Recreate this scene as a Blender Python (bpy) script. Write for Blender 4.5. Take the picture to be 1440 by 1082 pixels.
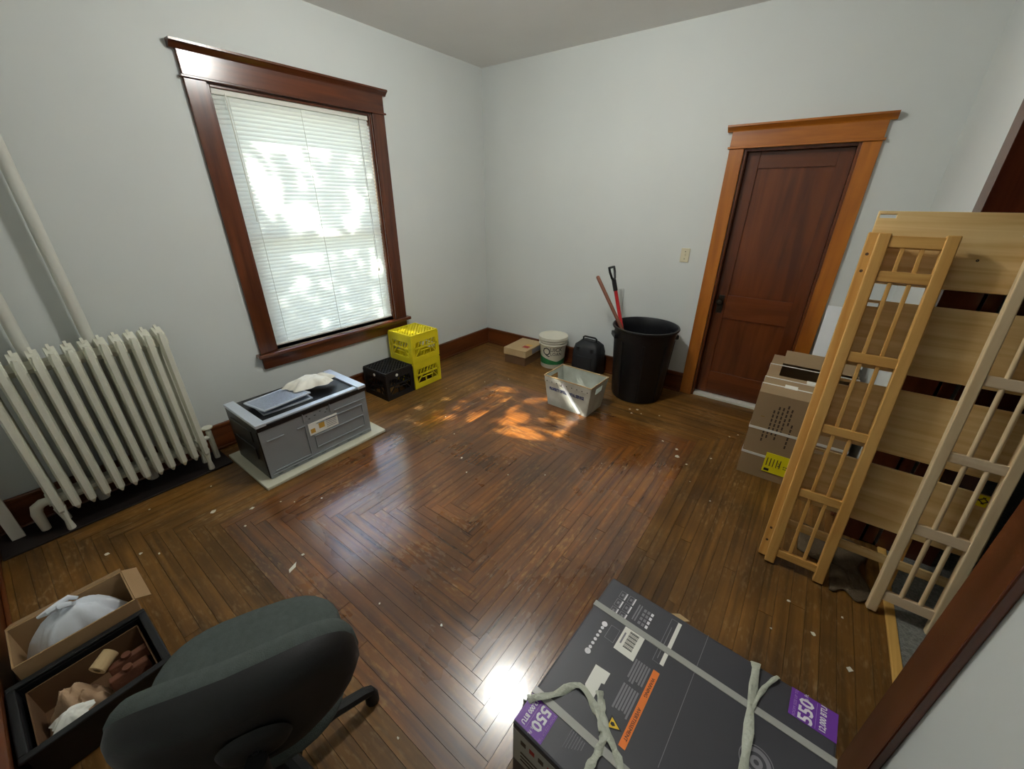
import bpy, bmesh, math, random
from mathutils import Matrix, Vector, Euler
R_ = math.radians
rnd = random.Random(7)
scn = bpy.context.scene
COL = scn.collection
for o in list(bpy.data.objects):
    bpy.data.objects.remove(o)

# ------------------------------------------------------------------ camera
cam_d = bpy.data.cameras.new('camera'); cam = bpy.data.objects.new('camera', cam_d); COL.objects.link(cam)
cam_d.sensor_fit = 'HORIZONTAL'; cam_d.sensor_width = 36; cam_d.lens = 554.28 / 1440 * 36
cam_d.clip_start = 0.02; cam_d.clip_end = 300
CR = [[0.80011, 0.59983, 0.00497], [0.25786, -0.33645, -0.90571], [-0.54160, 0.72595, -0.42387]]
cam.matrix_world = Matrix(((CR[0][0], -CR[1][0], -CR[2][0], 3.205), (CR[0][1], -CR[1][1], -CR[2][1], -3.7596),
                           (CR[0][2], -CR[1][2], -CR[2][2], 1.68), (0, 0, 0, 1)))
scn.camera = cam

# ------------------------------------------------------------------ sky, sun, exposure
SUN = Vector((1.55, 0.70, -1.60)).normalized()
w = bpy.data.worlds.new('sky'); scn.world = w; w.use_nodes = True
nt = w.node_tree; bg = nt.nodes['Background']
sky = nt.nodes.new('ShaderNodeTexSky'); sky.sky_type = 'NISHITA'; sky.sun_disc = False
sky.sun_elevation = math.asin(-SUN.z); sky.sun_rotation = math.atan2(-SUN.x, -SUN.y); sky.air_density = 1.2; sky.dust_density = 0.8
nt.links.new(sky.outputs[0], bg.inputs[0]); bg.inputs[1].default_value = 0.6
sd = bpy.data.lights.new('sun_offscreen', 'SUN'); sd.energy = 25; sd.angle = R_(0.53); sd.color = (1, .93, .82)
so = bpy.data.objects.new('sun_offscreen', sd); COL.objects.link(so); so.location = (-6, -5, 7); so.rotation_euler = SUN.to_track_quat('-Z', 'Y').to_euler()
vs = scn.view_settings; vs.view_transform = 'Standard'; vs.look = 'None'; vs.gamma = 1; vs.use_curve_mapping = False
vs.exposure = 1.15
LAMP_POWER = 1000

# ------------------------------------------------------------------ helpers
def lin(c):
    def f(x):
        x /= 255
        return x / 12.92 if x <= .04045 else ((x + .055) / 1.055) ** 2.4
    return (f(c[0]), f(c[1]), f(c[2]), 1)
MATS = {}
def nodes_of(name):
    m = bpy.data.materials.new(name); m.use_nodes = True; MATS[name] = m
    return m, m.node_tree, m.node_tree.nodes['Principled BSDF']
def pbr(name, col, rough=.5, metal=0, spec=.5, coat=0, var=0.0, vscale=6, bump=0, bscale=80, detail=4, trans=0, stretch=(1, 1, 1), col2=None):
    m, t, b = nodes_of(name)
    c = lin(col); b.inputs['Base Color'].default_value = c
    b.inputs['Roughness'].default_value = rough; b.inputs['Metallic'].default_value = metal
    b.inputs['Specular IOR Level'].default_value = spec; b.inputs['Coat Weight'].default_value = coat; b.inputs['Coat Roughness'].default_value = .15
    tc = t.nodes.new('ShaderNodeTexCoord'); mp = t.nodes.new('ShaderNodeMapping'); mp.inputs['Scale'].default_value = stretch
    t.links.new(tc.outputs['Object'], mp.inputs[0])
    if var or col2:
        n = t.nodes.new('ShaderNodeTexNoise'); n.inputs['Scale'].default_value = vscale; n.inputs['Detail'].default_value = detail
        t.links.new(mp.outputs[0], n.inputs['Vector'])
        r = t.nodes.new('ShaderNodeValToRGB'); r.color_ramp.elements[0].position = .3; r.color_ramp.elements[1].position = .72
        d = lin(col2) if col2 else tuple(x * (1 - var) for x in c[:3]) + (1,)
        r.color_ramp.elements[0].color = d; r.color_ramp.elements[1].color = c
        t.links.new(n.outputs['Fac'], r.inputs[0]); t.links.new(r.outputs[0], b.inputs['Base Color'])
    if bump:
        n2 = t.nodes.new('ShaderNodeTexNoise'); n2.inputs['Scale'].default_value = bscale; n2.inputs['Detail'].default_value = 3
        t.links.new(mp.outputs[0], n2.inputs['Vector'])
        bp = t.nodes.new('ShaderNodeBump'); bp.inputs['Strength'].default_value = bump; bp.inputs['Distance'].default_value = .01
        t.links.new(n2.outputs['Fac'], bp.inputs['Height']); t.links.new(bp.outputs[0], b.inputs['Normal'])
    return m
def wood(name, dark, light, axis=0, rough=.35, coat=0.0, grain=22, objvar=.25, scuff=None, spec=.5, lscale=1.2, bump=.08, coat_ior=1.5, coat_rough=.16):
    m, t, b = nodes_of(name)
    N = t.nodes.new; L = t.links.new
    tc = N('ShaderNodeTexCoord'); mp = N('ShaderNodeMapping'); oi = N('ShaderNodeObjectInfo')
    s = [grain] * 3; s[axis] = lscale; mp.inputs['Scale'].default_value = s
    cx = N('ShaderNodeVectorMath'); cx.operation = 'SCALE'; cx.inputs[0].default_value = (37, 53, 71); L(oi.outputs['Random'], cx.inputs['Scale'])
    L(tc.outputs['Object'], mp.inputs[0]); L(cx.outputs[0], mp.inputs['Location'])
    n = N('ShaderNodeTexNoise'); n.inputs['Scale'].default_value = 1; n.inputs['Detail'].default_value = 6; n.inputs['Distortion'].default_value = .6
    L(mp.outputs[0], n.inputs['Vector'])
    r = N('ShaderNodeValToRGB'); r.color_ramp.elements[0].position = .32; r.color_ramp.elements[1].position = .68
    r.color_ramp.elements[0].color = lin(dark); r.color_ramp.elements[1].color = lin(light); L(n.outputs['Fac'], r.inputs[0])
    h = N('ShaderNodeHueSaturation'); ma = N('ShaderNodeMapRange'); ma.inputs['To Min'].default_value = 1 - objvar; ma.inputs['To Max'].default_value = 1 + objvar
    L(oi.outputs['Random'], ma.inputs[0]); L(ma.outputs[0], h.inputs['Value']); L(r.outputs[0], h.inputs['Color'])
    out = h.outputs[0]
    rgh = None
    if scuff:
        # worn finish: pale scratches and dull patches laid over the boards, in world space
        g = N('ShaderNodeNewGeometry')
        n3 = N('ShaderNodeTexNoise'); n3.inputs['Scale'].default_value = 3.1; n3.inputs['Detail'].default_value = 8; n3.inputs['Roughness'].default_value = .72
        L(g.outputs['Position'], n3.inputs['Vector'])
        r3 = N('ShaderNodeValToRGB'); r3.color_ramp.elements[0].position = .44; r3.color_ramp.elements[1].position = .74; L(n3.outputs['Fac'], r3.inputs[0])
        n4 = N('ShaderNodeTexNoise'); n4.inputs['Scale'].default_value = 1; n4.inputs['Detail'].default_value = 6
        mp4 = N('ShaderNodeMapping'); mp4.inputs['Scale'].default_value = (22, 70, 70); L(tc.outputs['Object'], mp4.inputs[0]); L(cx.outputs[0], mp4.inputs['Location']); L(mp4.outputs[0], n4.inputs['Vector'])
        r4 = N('ShaderNodeValToRGB'); r4.color_ramp.elements[0].position = .50; r4.color_ramp.elements[1].position = .68; L(n4.outputs['Fac'], r4.inputs[0])
        m0 = N('ShaderNodeMath'); m0.operation = 'MULTIPLY'; L(r3.outputs[0], m0.inputs[0]); L(r4.outputs[0], m0.inputs[1])
        mm = N('ShaderNodeMath'); mm.operation = 'MULTIPLY'; mm.inputs[1].default_value = .5; L(m0.outputs[0], mm.inputs[0])
        mx = N('ShaderNodeMix'); mx.data_type = 'RGBA'; mx.inputs[7].default_value = lin(scuff); L(mm.outputs[0], mx.inputs[0]); L(out, mx.inputs[6]); out = mx.outputs[2]
        n5 = N('ShaderNodeTexNoise'); n5.inputs['Scale'].default_value = 1.6; n5.inputs['Detail'].default_value = 5; L(g.outputs['Position'], n5.inputs['Vector'])
        mr = N('ShaderNodeMapRange'); mr.inputs['From Min'].default_value = .3; mr.inputs['From Max'].default_value = .7
        mr.inputs['To Min'].default_value = max(.08, rough - .08); mr.inputs['To Max'].default_value = rough + .12; L(n5.outputs['Fac'], mr.inputs[0])
        ad = N('ShaderNodeMath'); ad.operation = 'MULTIPLY_ADD'; ad.inputs[1].default_value = .25; L(mm.outputs[0], ad.inputs[0]); L(mr.outputs[0], ad.inputs[2]); rgh = ad.outputs[0]
        # darker blotches of old stain
        n6 = N('ShaderNodeTexNoise'); n6.inputs['Scale'].default_value = 2.2; n6.inputs['Detail'].default_value = 4; L(g.outputs['Position'], n6.inputs['Vector'])
        m6 = N('ShaderNodeMapRange'); m6.inputs['From Min'].default_value = .35; m6.inputs['From Max'].default_value = .65; m6.inputs['To Min'].default_value = .6; m6.inputs['To Max'].default_value = 1.2; L(n6.outputs['Fac'], m6.inputs[0])
        h2 = N('ShaderNodeHueSaturation'); L(m6.outputs[0], h2.inputs['Value']); L(out, h2.inputs['Color']); out = h2.outputs[0]
    L(out, b.inputs['Base Color'])
    b.inputs['Roughness'].default_value = rough
    if rgh: L(rgh, b.inputs['Roughness'])
    b.inputs['Specular IOR Level'].default_value = spec; b.inputs['Coat Weight'].default_value = coat; b.inputs['Coat Roughness'].default_value = coat_rough; b.inputs['Coat IOR'].default_value = coat_ior
    bp = N('ShaderNodeBump'); bp.inputs['Strength'].default_value = bump; bp.inputs['Distance'].default_value = .004
    L(n.outputs['Fac'], bp.inputs['Height']); L(bp.outputs[0], b.inputs['Normal'])
    return m
def glow(name, col, strength):
    m, t, b = nodes_of(name)
    b.inputs['Base Color'].default_value = (.8, .8, .8, 1); b.inputs['Emission Color'].default_value = lin(col); b.inputs['Emission Strength'].default_value = strength
    return m

class MB:
    def __init__(s): s.v = []; s.f = []
    def add(s, v, f, M=None):
        n = len(s.v)
        s.v += [tuple(M @ Vector(p)) for p in v] if M else [tuple(p) for p in v]
        s.f += [tuple(i + n for i in q) for q in f]; return s
    def box(s, lo, hi, M=None):
        (a, b, c), (d, e, g) = lo, hi
        return s.add([(a, b, c), (d, b, c), (d, e, c), (a, e, c), (a, b, g), (d, b, g), (d, e, g), (a, e, g)],
                     [(0, 3, 2, 1), (4, 5, 6, 7), (0, 1, 5, 4), (1, 2, 6, 5), (2, 3, 7, 6), (3, 0, 4, 7)], M)
    def prism(s, poly, axis, a, b, M=None):
        # poly: 2D points in the plane perpendicular to axis, extruded a..b
        n = len(poly)
        def P(p, t):
            return {0: (t, p[0], p[1]), 1: (p[0], t, p[1]), 2: (p[0], p[1], t)}[axis]
        v = [P(p, a) for p in poly] + [P(p, b) for p in poly]
        f = [tuple(range(n))[::-1], tuple(range(n, 2 * n))] + [(i, (i + 1) % n, (i + 1) % n + n, i + n) for i in range(n)]
        return s.add(v, f, M)
    def tube(s, pts, r, n=10, cap=True):
        pts = [Vector(p) for p in pts]; rr = r if isinstance(r, (list, tuple)) else [r] * len(pts)
        base = len(s.v); up = None
        for i, p in enumerate(pts):
            d = (pts[min(i + 1, len(pts) - 1)] - pts[max(i - 1, 0)]).normalized()
            if up is None:
                up = Vector((0, 0, 1)) if abs(d.z) < .9 else Vector((1, 0, 0))
            x = d.cross(up).normalized(); y = x.cross(d).normalized(); up = y
            for k in range(n):
                a = 2 * math.pi * k / n; s.v.append(tuple(p + (x * math.cos(a) + y * math.sin(a)) * rr[i]))
        for i in range(len(pts) - 1):
            for k in range(n):
                a = base + i * n + k; b = base + i * n + (k + 1) % n
                s.f.append((a, b, b + n, a + n))
        if cap:
            s.f.append(tuple(base + k for k in range(n))[::-1]); e = base + (len(pts) - 1) * n; s.f.append(tuple(e + k for k in range(n)))
        return s
    def lathe(s, prof, n=32, M=None, cap0=False, cap1=False):
        v = []; f = []
        for (r, z) in prof:
            for k in range(n):
                a = 2 * math.pi * k / n; v.append((r * math.cos(a), r * math.sin(a), z))
        for i in range(len(prof) - 1):
            for k in range(n):
                a = i * n + k; b = i * n + (k + 1) % n; f.append((a, b, b + n, a + n))
        if cap0: f.append(tuple(range(n))[::-1])
        if cap1: f.append(tuple((len(prof) - 1) * n + k for k in range(n)))
        return s.add(v, f, M)
    def grid(s, fn, nu, nv, M=None):
        v = [fn(i / nu, j / nv) for j in range(nv + 1) for i in range(nu + 1)]
        f = [(j * (nu + 1) + i, j * (nu + 1) + i + 1, (j + 1) * (nu + 1) + i + 1, (j + 1) * (nu + 1) + i) for j in range(nv) for i in range(nu)]
        return s.add(v, f, M)
    def build(s, name, mat, parent=None, smooth=False, bevel=0, loc=None, rot=None, solid=0, sub=0, kind=None, angle=40):
        me = bpy.data.meshes.new(name); me.from_pydata(s.v, [], s.f); me.update()
        me.materials.append(MATS[mat] if isinstance(mat, str) else mat)
        if smooth:
            for p in me.polygons: p.use_smooth = True
            me.set_sharp_from_angle(angle=R_(angle))
        o = bpy.data.objects.new(name, me); COL.objects.link(o)
        if parent is not None: o.parent = parent
        if loc is not None: o.location = loc
        if rot is not None: o.rotation_euler = rot
        if solid:
            md = o.modifiers.new('solid', 'SOLIDIFY'); md.thickness = solid; md.offset = 0
        if sub:
            md = o.modifiers.new('sub', 'SUBSURF'); md.levels = sub; md.render_levels = sub
        if bevel:
            md = o.modifiers.new('bevel', 'BEVEL'); md.width = bevel; md.segments = 2; md.limit_method = 'ANGLE'; md.angle_limit = R_(35)
        if kind: o['kind'] = kind
        return o
def holed(u0, u1, v0, v1, d0, d1, holes, place):
    # a slab u0..u1 x v0..v1 from depth d0 to d1 with rectangular through openings; one welded mesh
    us = sorted({u0, u1, *[x for h in holes for x in (h[0], h[2])]}); vs_ = sorted({v0, v1, *[x for h in holes for x in (h[1], h[3])]})
    nu, nv = len(us), len(vs_)
    def solid(i, j):
        if not (0 <= i < nu - 1 and 0 <= j < nv - 1): return False
        cu, cv = (us[i] + us[i + 1]) / 2, (vs_[j] + vs_[j + 1]) / 2
        return not any(h[0] < cu < h[2] and h[1] < cv < h[3] for h in holes)
    m_ = MB(); m_.v = [place(u, v, d) for d in (d0, d1) for v in vs_ for u in us]
    I = lambda i, j, k: k * nu * nv + j * nu + i
    for j in range(nv - 1):
        for i in range(nu - 1):
            if not solid(i, j): continue
            m_.f.append((I(i, j, 1), I(i + 1, j, 1), I(i + 1, j + 1, 1), I(i, j + 1, 1))); m_.f.append((I(i, j, 0), I(i, j + 1, 0), I(i + 1, j + 1, 0), I(i + 1, j, 0)))
            for (di, dj, a, b_) in ((-1, 0, (i, j + 1), (i, j)), (1, 0, (i + 1, j), (i + 1, j + 1)), (0, -1, (i, j), (i + 1, j)), (0, 1, (i + 1, j + 1), (i, j + 1))):
                if not solid(i + di, j + dj): m_.f.append((I(*a, 0), I(*b_, 0), I(*b_, 1), I(*a, 1)))
    return m_
def tag(o, label=None, cat=None, group=None, kind=None):
    if label: o['label'] = label
    if cat: o['category'] = cat
    if group: o['group'] = group
    if kind: o['kind'] = kind
    return o
def empty(name, loc=(0, 0, 0), rz=0, label=None, cat=None, group=None, kind=None):
    o = bpy.data.objects.new(name, None); COL.objects.link(o); o.location = loc; o.rotation_euler = (0, 0, rz); o.empty_display_size = .1
    return tag(o, label, cat, group, kind)
def B(lo, hi): return MB().box(lo, hi)
def text(name, body, size, mat, parent, M, align='CENTER', sx=1.0, depth=.0006, bold=0):
    cu = bpy.data.curves.new(name, 'FONT'); cu.body = body; cu.size = size; cu.extrude = depth; cu.offset = bold; cu.align_x = align; cu.align_y = 'CENTER'; cu.resolution_u = 2
    t = bpy.data.objects.new(name, cu); COL.objects.link(t)
    bpy.context.view_layer.update()
    me = bpy.data.meshes.new_from_object(t.evaluated_get(bpy.context.evaluated_depsgraph_get()))
    bpy.data.objects.remove(t)
    me.transform(Matrix.Diagonal((sx, 1, 1, 1))); me.materials.clear(); me.materials.append(MATS[mat]); me.name = name
    o = bpy.data.objects.new(name, me); COL.objects.link(o); o.parent = parent; o.matrix_local = M
    return o
def T(x, y, z): return Matrix.Translation((x, y, z))
def RX(a): return Matrix.Rotation(R_(a), 4, 'X')
def RY(a): return Matrix.Rotation(R_(a), 4, 'Y')
def RZ(a): return Matrix.Rotation(R_(a), 4, 'Z')

# ------------------------------------------------------------------ materials
pbr('wall_paint', (215, 219, 216), .62, var=.05, vscale=1.3, bump=.03, bscale=60, spec=.35)
pbr('ceiling_paint', (238, 237, 234), .8, var=.04, vscale=2, spec=.2)
wood('plank_inner', (80, 43, 11), (134, 80, 23), 0, .28, .7, 30, .15, scuff=(214, 170, 98), spec=.5, coat_ior=1.65, coat_rough=.14)
wood('plank_outer', (84, 56, 20), (130, 90, 38), 0, .40, .12, 30, .09, scuff=(200, 172, 128), spec=.4)
pbr('subfloor', (28, 16, 9), .9)
pbr('carpet', (150, 150, 142), .95, var=.45, vscale=90, bump=.8, bscale=220, spec=.1)
wood('trim_x', (66, 31, 15), (100, 50, 26), 0, .24, .3, 16, .08)
wood('trim_y', (66, 31, 15), (100, 50, 26), 1, .24, .3, 16, .08)
wood('trim_z', (66, 31, 15), (100, 50, 26), 2, .24, .3, 16, .08)
wood('door_casing_x', (142, 78, 18), (186, 112, 34), 0, .32, .2, 14, .05)
wood('door_casing_z', (142, 78, 18), (186, 112, 34), 2, .32, .2, 14, .05)
wood('door_x', (82, 38, 14), (112, 56, 22), 0, .26, .35, 12, .05)
wood('door_z', (82, 38, 14), (112, 56, 22), 2, .26, .35, 12, .05)
wood('jamb_red', (66, 29, 16), (100, 46, 26), 2, .2, .5, 12, .1)
wood('base_y', (76, 37, 16), (114, 60, 26), 1, .3, .2, 14, .05)
wood('base_x', (76, 37, 16), (114, 60, 26), 0, .3, .2, 14, .05)
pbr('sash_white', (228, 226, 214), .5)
pbr('cream_metal', (224, 223, 206), .42, var=.07, vscale=9, bump=.06, bscale=40, coat=.2)
pbr('pipe_paint', (214, 214, 204), .5, var=.05, vscale=7)
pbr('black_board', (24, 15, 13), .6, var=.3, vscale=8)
pbr('black_plastic', (16, 16, 18), .5, bump=.05, bscale=200)
pbr('can_black', (13, 14, 19), .42, bump=.06, bscale=150, var=.2, vscale=4)
pbr('case_black', (25, 26, 29), .6, bump=.1, bscale=260)
pbr('yellow_plastic', (226, 208, 30), .42, var=.08, vscale=12)
pbr('white_plastic', (224, 223, 212), .42)
pbr('bucket_white', (222, 218, 200), .4, var=.04)
pbr('bucket_green', (44, 132, 72), .4, col2=(20, 78, 40), vscale=9)
pbr('ink_black', (24, 24, 26), .6)
pbr('ink_grey', (128, 126, 132), .6)
pbr('ink_white', (232, 230, 234), .5)
pbr('ink_blue', (44, 62, 110), .6)
pbr('ink_orange', (240, 126, 40), .5)
pbr('ink_purple', (112, 56, 160), .45)
pbr('ink_lilac', (168, 130, 200), .5)
pbr('ink_yellow', (238, 196, 36), .5)
pbr('ink_red', (170, 40, 34), .6)
pbr('ink_brown', (70, 52, 36), .7)
pbr('label_white', (236, 235, 226), .5); pbr('print_grey', (168, 166, 156), .6)
pbr('label_yellow', (250, 236, 24), .5)
pbr('amber', (206, 160, 66), .5)
pbr('tote_board', (196, 202, 192), .5, var=.16, vscale=9, col2=(166, 168, 156))
pbr('tape_clear', (224, 232, 236), .18, coat=.6)
pbr('cardboard', (166, 132, 92), .8, var=.12, vscale=5, bump=.05, bscale=90)
pbr('cardboard_dark', (112, 80, 50), .85, var=.2, vscale=5)
pbr('cardboard_light', (192, 164, 120), .8, var=.1, vscale=6)
pbr('carton_brown', (158, 132, 98), .8, var=.1, vscale=4, bump=.05, bscale=60)
pbr('strap_white', (226, 224, 216), .4)
pbr('box_dark', (66, 66, 72), .45, var=.12, vscale=3, bump=.03, bscale=20)
pbr('strap_grey', (170, 170, 164), .22, coat=.5)
pbr('twine', (186, 190, 174), .35, var=.12, vscale=40, bump=.5, bscale=90)
pbr('metal_grey', (150, 156, 160), .42, metal=.35, var=.06, vscale=4)
pbr('metal_bright', (216, 224, 234), .34, metal=.5)
pbr('metal_mesh', (186, 198, 216), .4, metal=.4, var=.35, vscale=160)
pbr('appliance_black', (14, 14, 16), .3)
pbr('foam_board', (206, 204, 184), .8, var=.08, vscale=8, bump=.1, bscale=60)
pbr('plastic_bag', (232, 228, 214), .38, bump=.25, bscale=30)
pbr('bag_blue', (226, 232, 240), .34, bump=.3, bscale=24)
pbr('cloth_tan', (196, 162, 128), .8, var=.2, vscale=12, bump=.4, bscale=30)
pbr('brown_item', (98, 60, 42), .7, var=.3, vscale=9)
pbr('rust', (118, 70, 46), .75, var=.4, vscale=16, bump=.2)
pbr('chair_fabric', (82, 89, 86), .95, var=.16, vscale=60, bump=.35, bscale=420, spec=.15)
pbr('chair_shell', (13, 13, 14), .6, bump=.08, bscale=300)
pbr('chair_grey', (84, 84, 86), .4)
pbr('shovel_red', (196, 38, 44), .4)
wood('shovel_wood', (102, 58, 40), (138, 84, 60), 2, .6, 0, 30, .1)
pbr('ivory', (214, 206, 176), .4)
pbr('bronze', (46, 38, 26), .38, metal=.6)
pbr('steel_dark', (60, 60, 64), .35, metal=.8)
wood('pine_x', (214, 174, 108), (238, 208, 148), 0, .5, .08, 34, .07, lscale=1.4)
wood('pine_z', (196, 142, 66), (222, 174, 98), 2, .5, .1, 26, .05, lscale=1.6)
wood('pine_xr', (196, 142, 66), (222, 174, 98), 0, .5, .1, 26, .05, lscale=1.6)
wood('pale_z', (226, 196, 148), (242, 218, 176), 2, .5, .1, 26, .05, lscale=1.6)
wood('pale_xr', (226, 198, 158), (242, 220, 186), 0, .5, .1, 26, .05, lscale=1.6)
wood('threshold_wood', (186, 136, 62), (222, 178, 96), 1, .5, .1, 24, .05)
pbr('remnant', (96, 82, 64), .95, var=.25, vscale=12, bump=.5, bscale=120, spec=.1)
pbr('white_panel', (222, 224, 226), .5)
pbr('paint_flake', (226, 222, 204), .7)
pbr('leaf', (74, 112, 40), .6, var=.4, vscale=2)
pbr('bark', (84, 68, 52), .9)
pbr('grass', (150, 148, 136), .95, var=.2, vscale=3)
pbr('siding', (226, 216, 192), .8)
pbr('glass_dark', (60, 70, 80), .1)
pbr('brass', (150, 120, 60), .35, metal=.8)
# blind slats: thin white vinyl that lets light through
m, t, b = nodes_of('blind_vinyl')
d1 = t.nodes.new('ShaderNodeBsdfDiffuse'); d1.inputs[0].default_value = (.86, .87, .83, 1)
d2 = t.nodes.new('ShaderNodeBsdfTranslucent'); d2.inputs[0].default_value = (.82, .89, .90, 1)
mx = t.nodes.new('ShaderNodeMixShader'); mx.inputs[0].default_value = .31
t.links.new(d1.outputs[0], mx.inputs[1]); t.links.new(d2.outputs[0], mx.inputs[2]); t.links.new(mx.outputs[0], t.nodes['Material Output'].inputs[0])
# window glass: clear thin pane with surface reflection
m, t, b = nodes_of('pane_glass')
tr = t.nodes.new('ShaderNodeBsdfTransparent'); gl = t.nodes.new('ShaderNodeBsdfGlossy'); gl.inputs['Roughness'].default_value = .02
lw = t.nodes.new('ShaderNodeLayerWeight'); lw.inputs[0].default_value = .5; fr = t.nodes.new('ShaderNodeMapRange'); fr.inputs['From Min'].default_value = .45; fr.inputs['To Min'].default_value = .03; fr.inputs['To Max'].default_value = .6
t.links.new(lw.outputs['Facing'], fr.inputs[0]); mx = t.nodes.new('ShaderNodeMixShader')
t.links.new(fr.outputs[0], mx.inputs[0]); t.links.new(tr.outputs[0], mx.inputs[1]); t.links.new(gl.outputs[0], mx.inputs[2]); t.links.new(mx.outputs[0], t.nodes['Material Output'].inputs[0])

# ------------------------------------------------------------------ room shell
W, NY, H = 3.68, -4.20, 2.88          # right wall face, near wall face, ceiling
OY0, OY1, OZ = -2.64, -1.33, 2.12      # cased opening in the right wall
WY0, WY1, WZ0, WZ1 = -2.545, -1.395, 0.615, 2.31   # window opening
DX0, DX1, DZ = 2.55, 3.235, 2.035      # door opening
def struct(name, mb, mat, label, cat):
    return tag(mb.build(name, mat), label, cat, kind='structure')
mb = MB().box((-.3, NY - .15, 0), (0, WY0, H)).box((-.3, WY1, 0), (0, .2, H)).box((-.3, WY0, 0), (0, WY1, WZ0)).box((-.3, WY0, WZ1), (0, WY1, H))
struct('wall_left', mb, 'wall_paint', 'off-white plaster wall with the blind-covered window', 'wall')
mb = MB().box((0, 0, 0), (DX0, .2, H)).box((DX1, 0, 0), (4.06, .2, H)).box((DX0, 0, DZ), (DX1, .2, H))
struct('wall_back', mb, 'wall_paint', 'off-white plaster wall with the closed panel door', 'wall')
mb = MB().box((W, OY1, 0), (3.775, 0, H)).box((3.845, OY1, 0), (4.06, 0, H)).box((3.775, OY1 + .95, 0), (3.845, 0, H)).box((3.775, OY1, OZ), (3.845, OY1 + .95, H)).box((W, NY, 0), (4.06, OY0, H)).box((W, OY0, OZ), (4.06, OY1, H))
struct('wall_right', mb, 'wall_paint', 'off-white plaster wall with the wide cased opening', 'wall')
struct('wall_front', B((0, NY - .15, 0), (4.06, NY, H)), 'wall_paint', 'off-white plaster wall beside the open boxes', 'wall')
struct('ceiling', B((-.3, NY - .15, H), (4.06, .2, H + .12)), 'ceiling_paint', 'grey white painted ceiling of the room', 'ceiling')
# adjoining room beyond the opening
struct('wall_far', MB().box((4.06, .6, -.03), (7.2, .75, H)).box((7.05, -4.35, -.03), (7.2, .6, H)).box((4.0, -4.5, -.03), (7.2, -4.35, H)).box((4.0, .2, -.03), (4.06, .75, H)), 'wall_paint', 'plaster walls of the carpeted room beyond the opening', 'wall')
struct('ceiling', B((4.06, -4.5, H), (7.2, .75, H + .12)), 'ceiling_paint', 'ceiling of the carpeted room beyond the opening', 'ceiling')
struct('floor', B((3.885, -4.35, -.05), (7.05, .6, .004)), 'carpet', 'grey flecked carpet beyond the pale threshold strip', 'floor')

# wooden floor: strip planks laid in concentric rectangles, each one a board
fl = struct('floor', B((-.0, NY, -.08), (3.885, 0, -.016)), 'subfloor', 'worn brown strip-wood floor laid in concentric rectangles', 'floor')
PW = .0575
def plank(x, y, L, along_y, mat):
    g = .0007; dz = rnd.uniform(-.0006, .0006)
    mb_ = B((-L / 2 + g, -PW / 2 + g, -.015), (L / 2 - g, PW / 2 - g, dz))
    o = mb_.build('plank', mat, fl, bevel=0)
    o.location = (x, y, 0)
    if along_y: o.rotation_euler = (0, 0, math.pi / 2)
FX0, FX1, FY0, FY1 = .0, 3.68, -4.26, .0
n_ring = 32
for i in range(n_ring):
    a = i * PW; mat = 'plank_inner' if a > .84 else 'plank_outer'
    x0, x1, y0, y1 = FX0 + a, FX1 - a, FY0 + a, FY1 - a
    if x1 - x0 < PW * 1.01: break
    sides = [(x0, x1 - PW, y1 - PW / 2, 0), (y0, y1 - PW, x0 + PW / 2, 1), (x0 + PW, x1, y0 + PW / 2, 0), (y0 + PW, y1, x1 - PW / 2, 1)]
    for (s0, s1, c, al) in sides:
        if s1 - s0 < .02: continue
        cuts = [s0]
        ln = s1 - s0
        if ln > 1.5:
            k = 2 if ln < 3.4 else rnd.choice((2, 2, 3))
            for j in range(1, k): cuts.append(s0 + ln * (j / k + rnd.uniform(-.16, .16)))
        cuts.append(s1)
        for u0, u1 in zip(cuts, cuts[1:]):
            if al: plank(c, (u0 + u1) / 2, u1 - u0, True, mat)
            else: plank((u0 + u1) / 2, c, u1 - u0, False, mat)
for k in range(3):
    plank(3.68 + PW * (k + .5), (OY0 + OY1) / 2, OY1 - OY0, True, 'plank_outer')
B((3.853, OY0, -.015), (3.889, OY1, .009)).build('threshold_strip', 'threshold_wood', fl, bevel=.004)

# baseboards
def baseboard(name, mat, lo, hi, axis, cap, shoe, label):
    o = tag(B(lo, hi).build(name, mat), label, 'baseboard', kind='structure')
    B(*cap).build('cap_moulding', mat, o, bevel=.006); B(*shoe).build('shoe_moulding', mat, o, bevel=.006)
baseboard('baseboard_left', 'base_y', (0, NY, 0), (.018, 0, .165), 1, ((0, NY, .165), (.026, 0, .192)), ((.018, NY, 0), (.034, 0, .018)), 'dark stained baseboard below the window')
baseboard('baseboard_back', 'base_x', (.034, -.018, 0), (DX0 - .1, 0, .165), 0, ((.026, -.026, .165), (DX0 - .1, 0, .192)), ((.034, -.034, 0), (DX0 - .1, -.018, .018)), 'brown stained baseboard behind the bucket and trash can')
baseboard('baseboard_front', 'base_x', (.034, NY, 0), (W, NY + .018, .165), 0, ((.026, NY, .165), (W, NY + .026, .192)), ((.034, NY + .018, 0), (W, NY + .034, .018)), 'dark stained baseboard beside the open boxes')
baseboard('baseboard_right', 'base_y', (W - .018, -1.2, 0), (W, 0, .165), 1, ((W - .026, -1.2, .165), (W, 0, .192)), ((W - .034, -1.2, 0), (W - .018, 0, .018)), 'dark stained baseboard behind the strapped carton')
baseboard('baseboard_right', 'base_y', (W - .018, NY, 0), (W, OY0 - .13, .165), 1, ((W - .026, NY, .165), (W, OY0 - .13, .192)), ((W - .034, NY, 0), (W - .018, OY0 - .13, .018)), 'dark stained baseboard on the wall beside the large grey carton')

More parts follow.
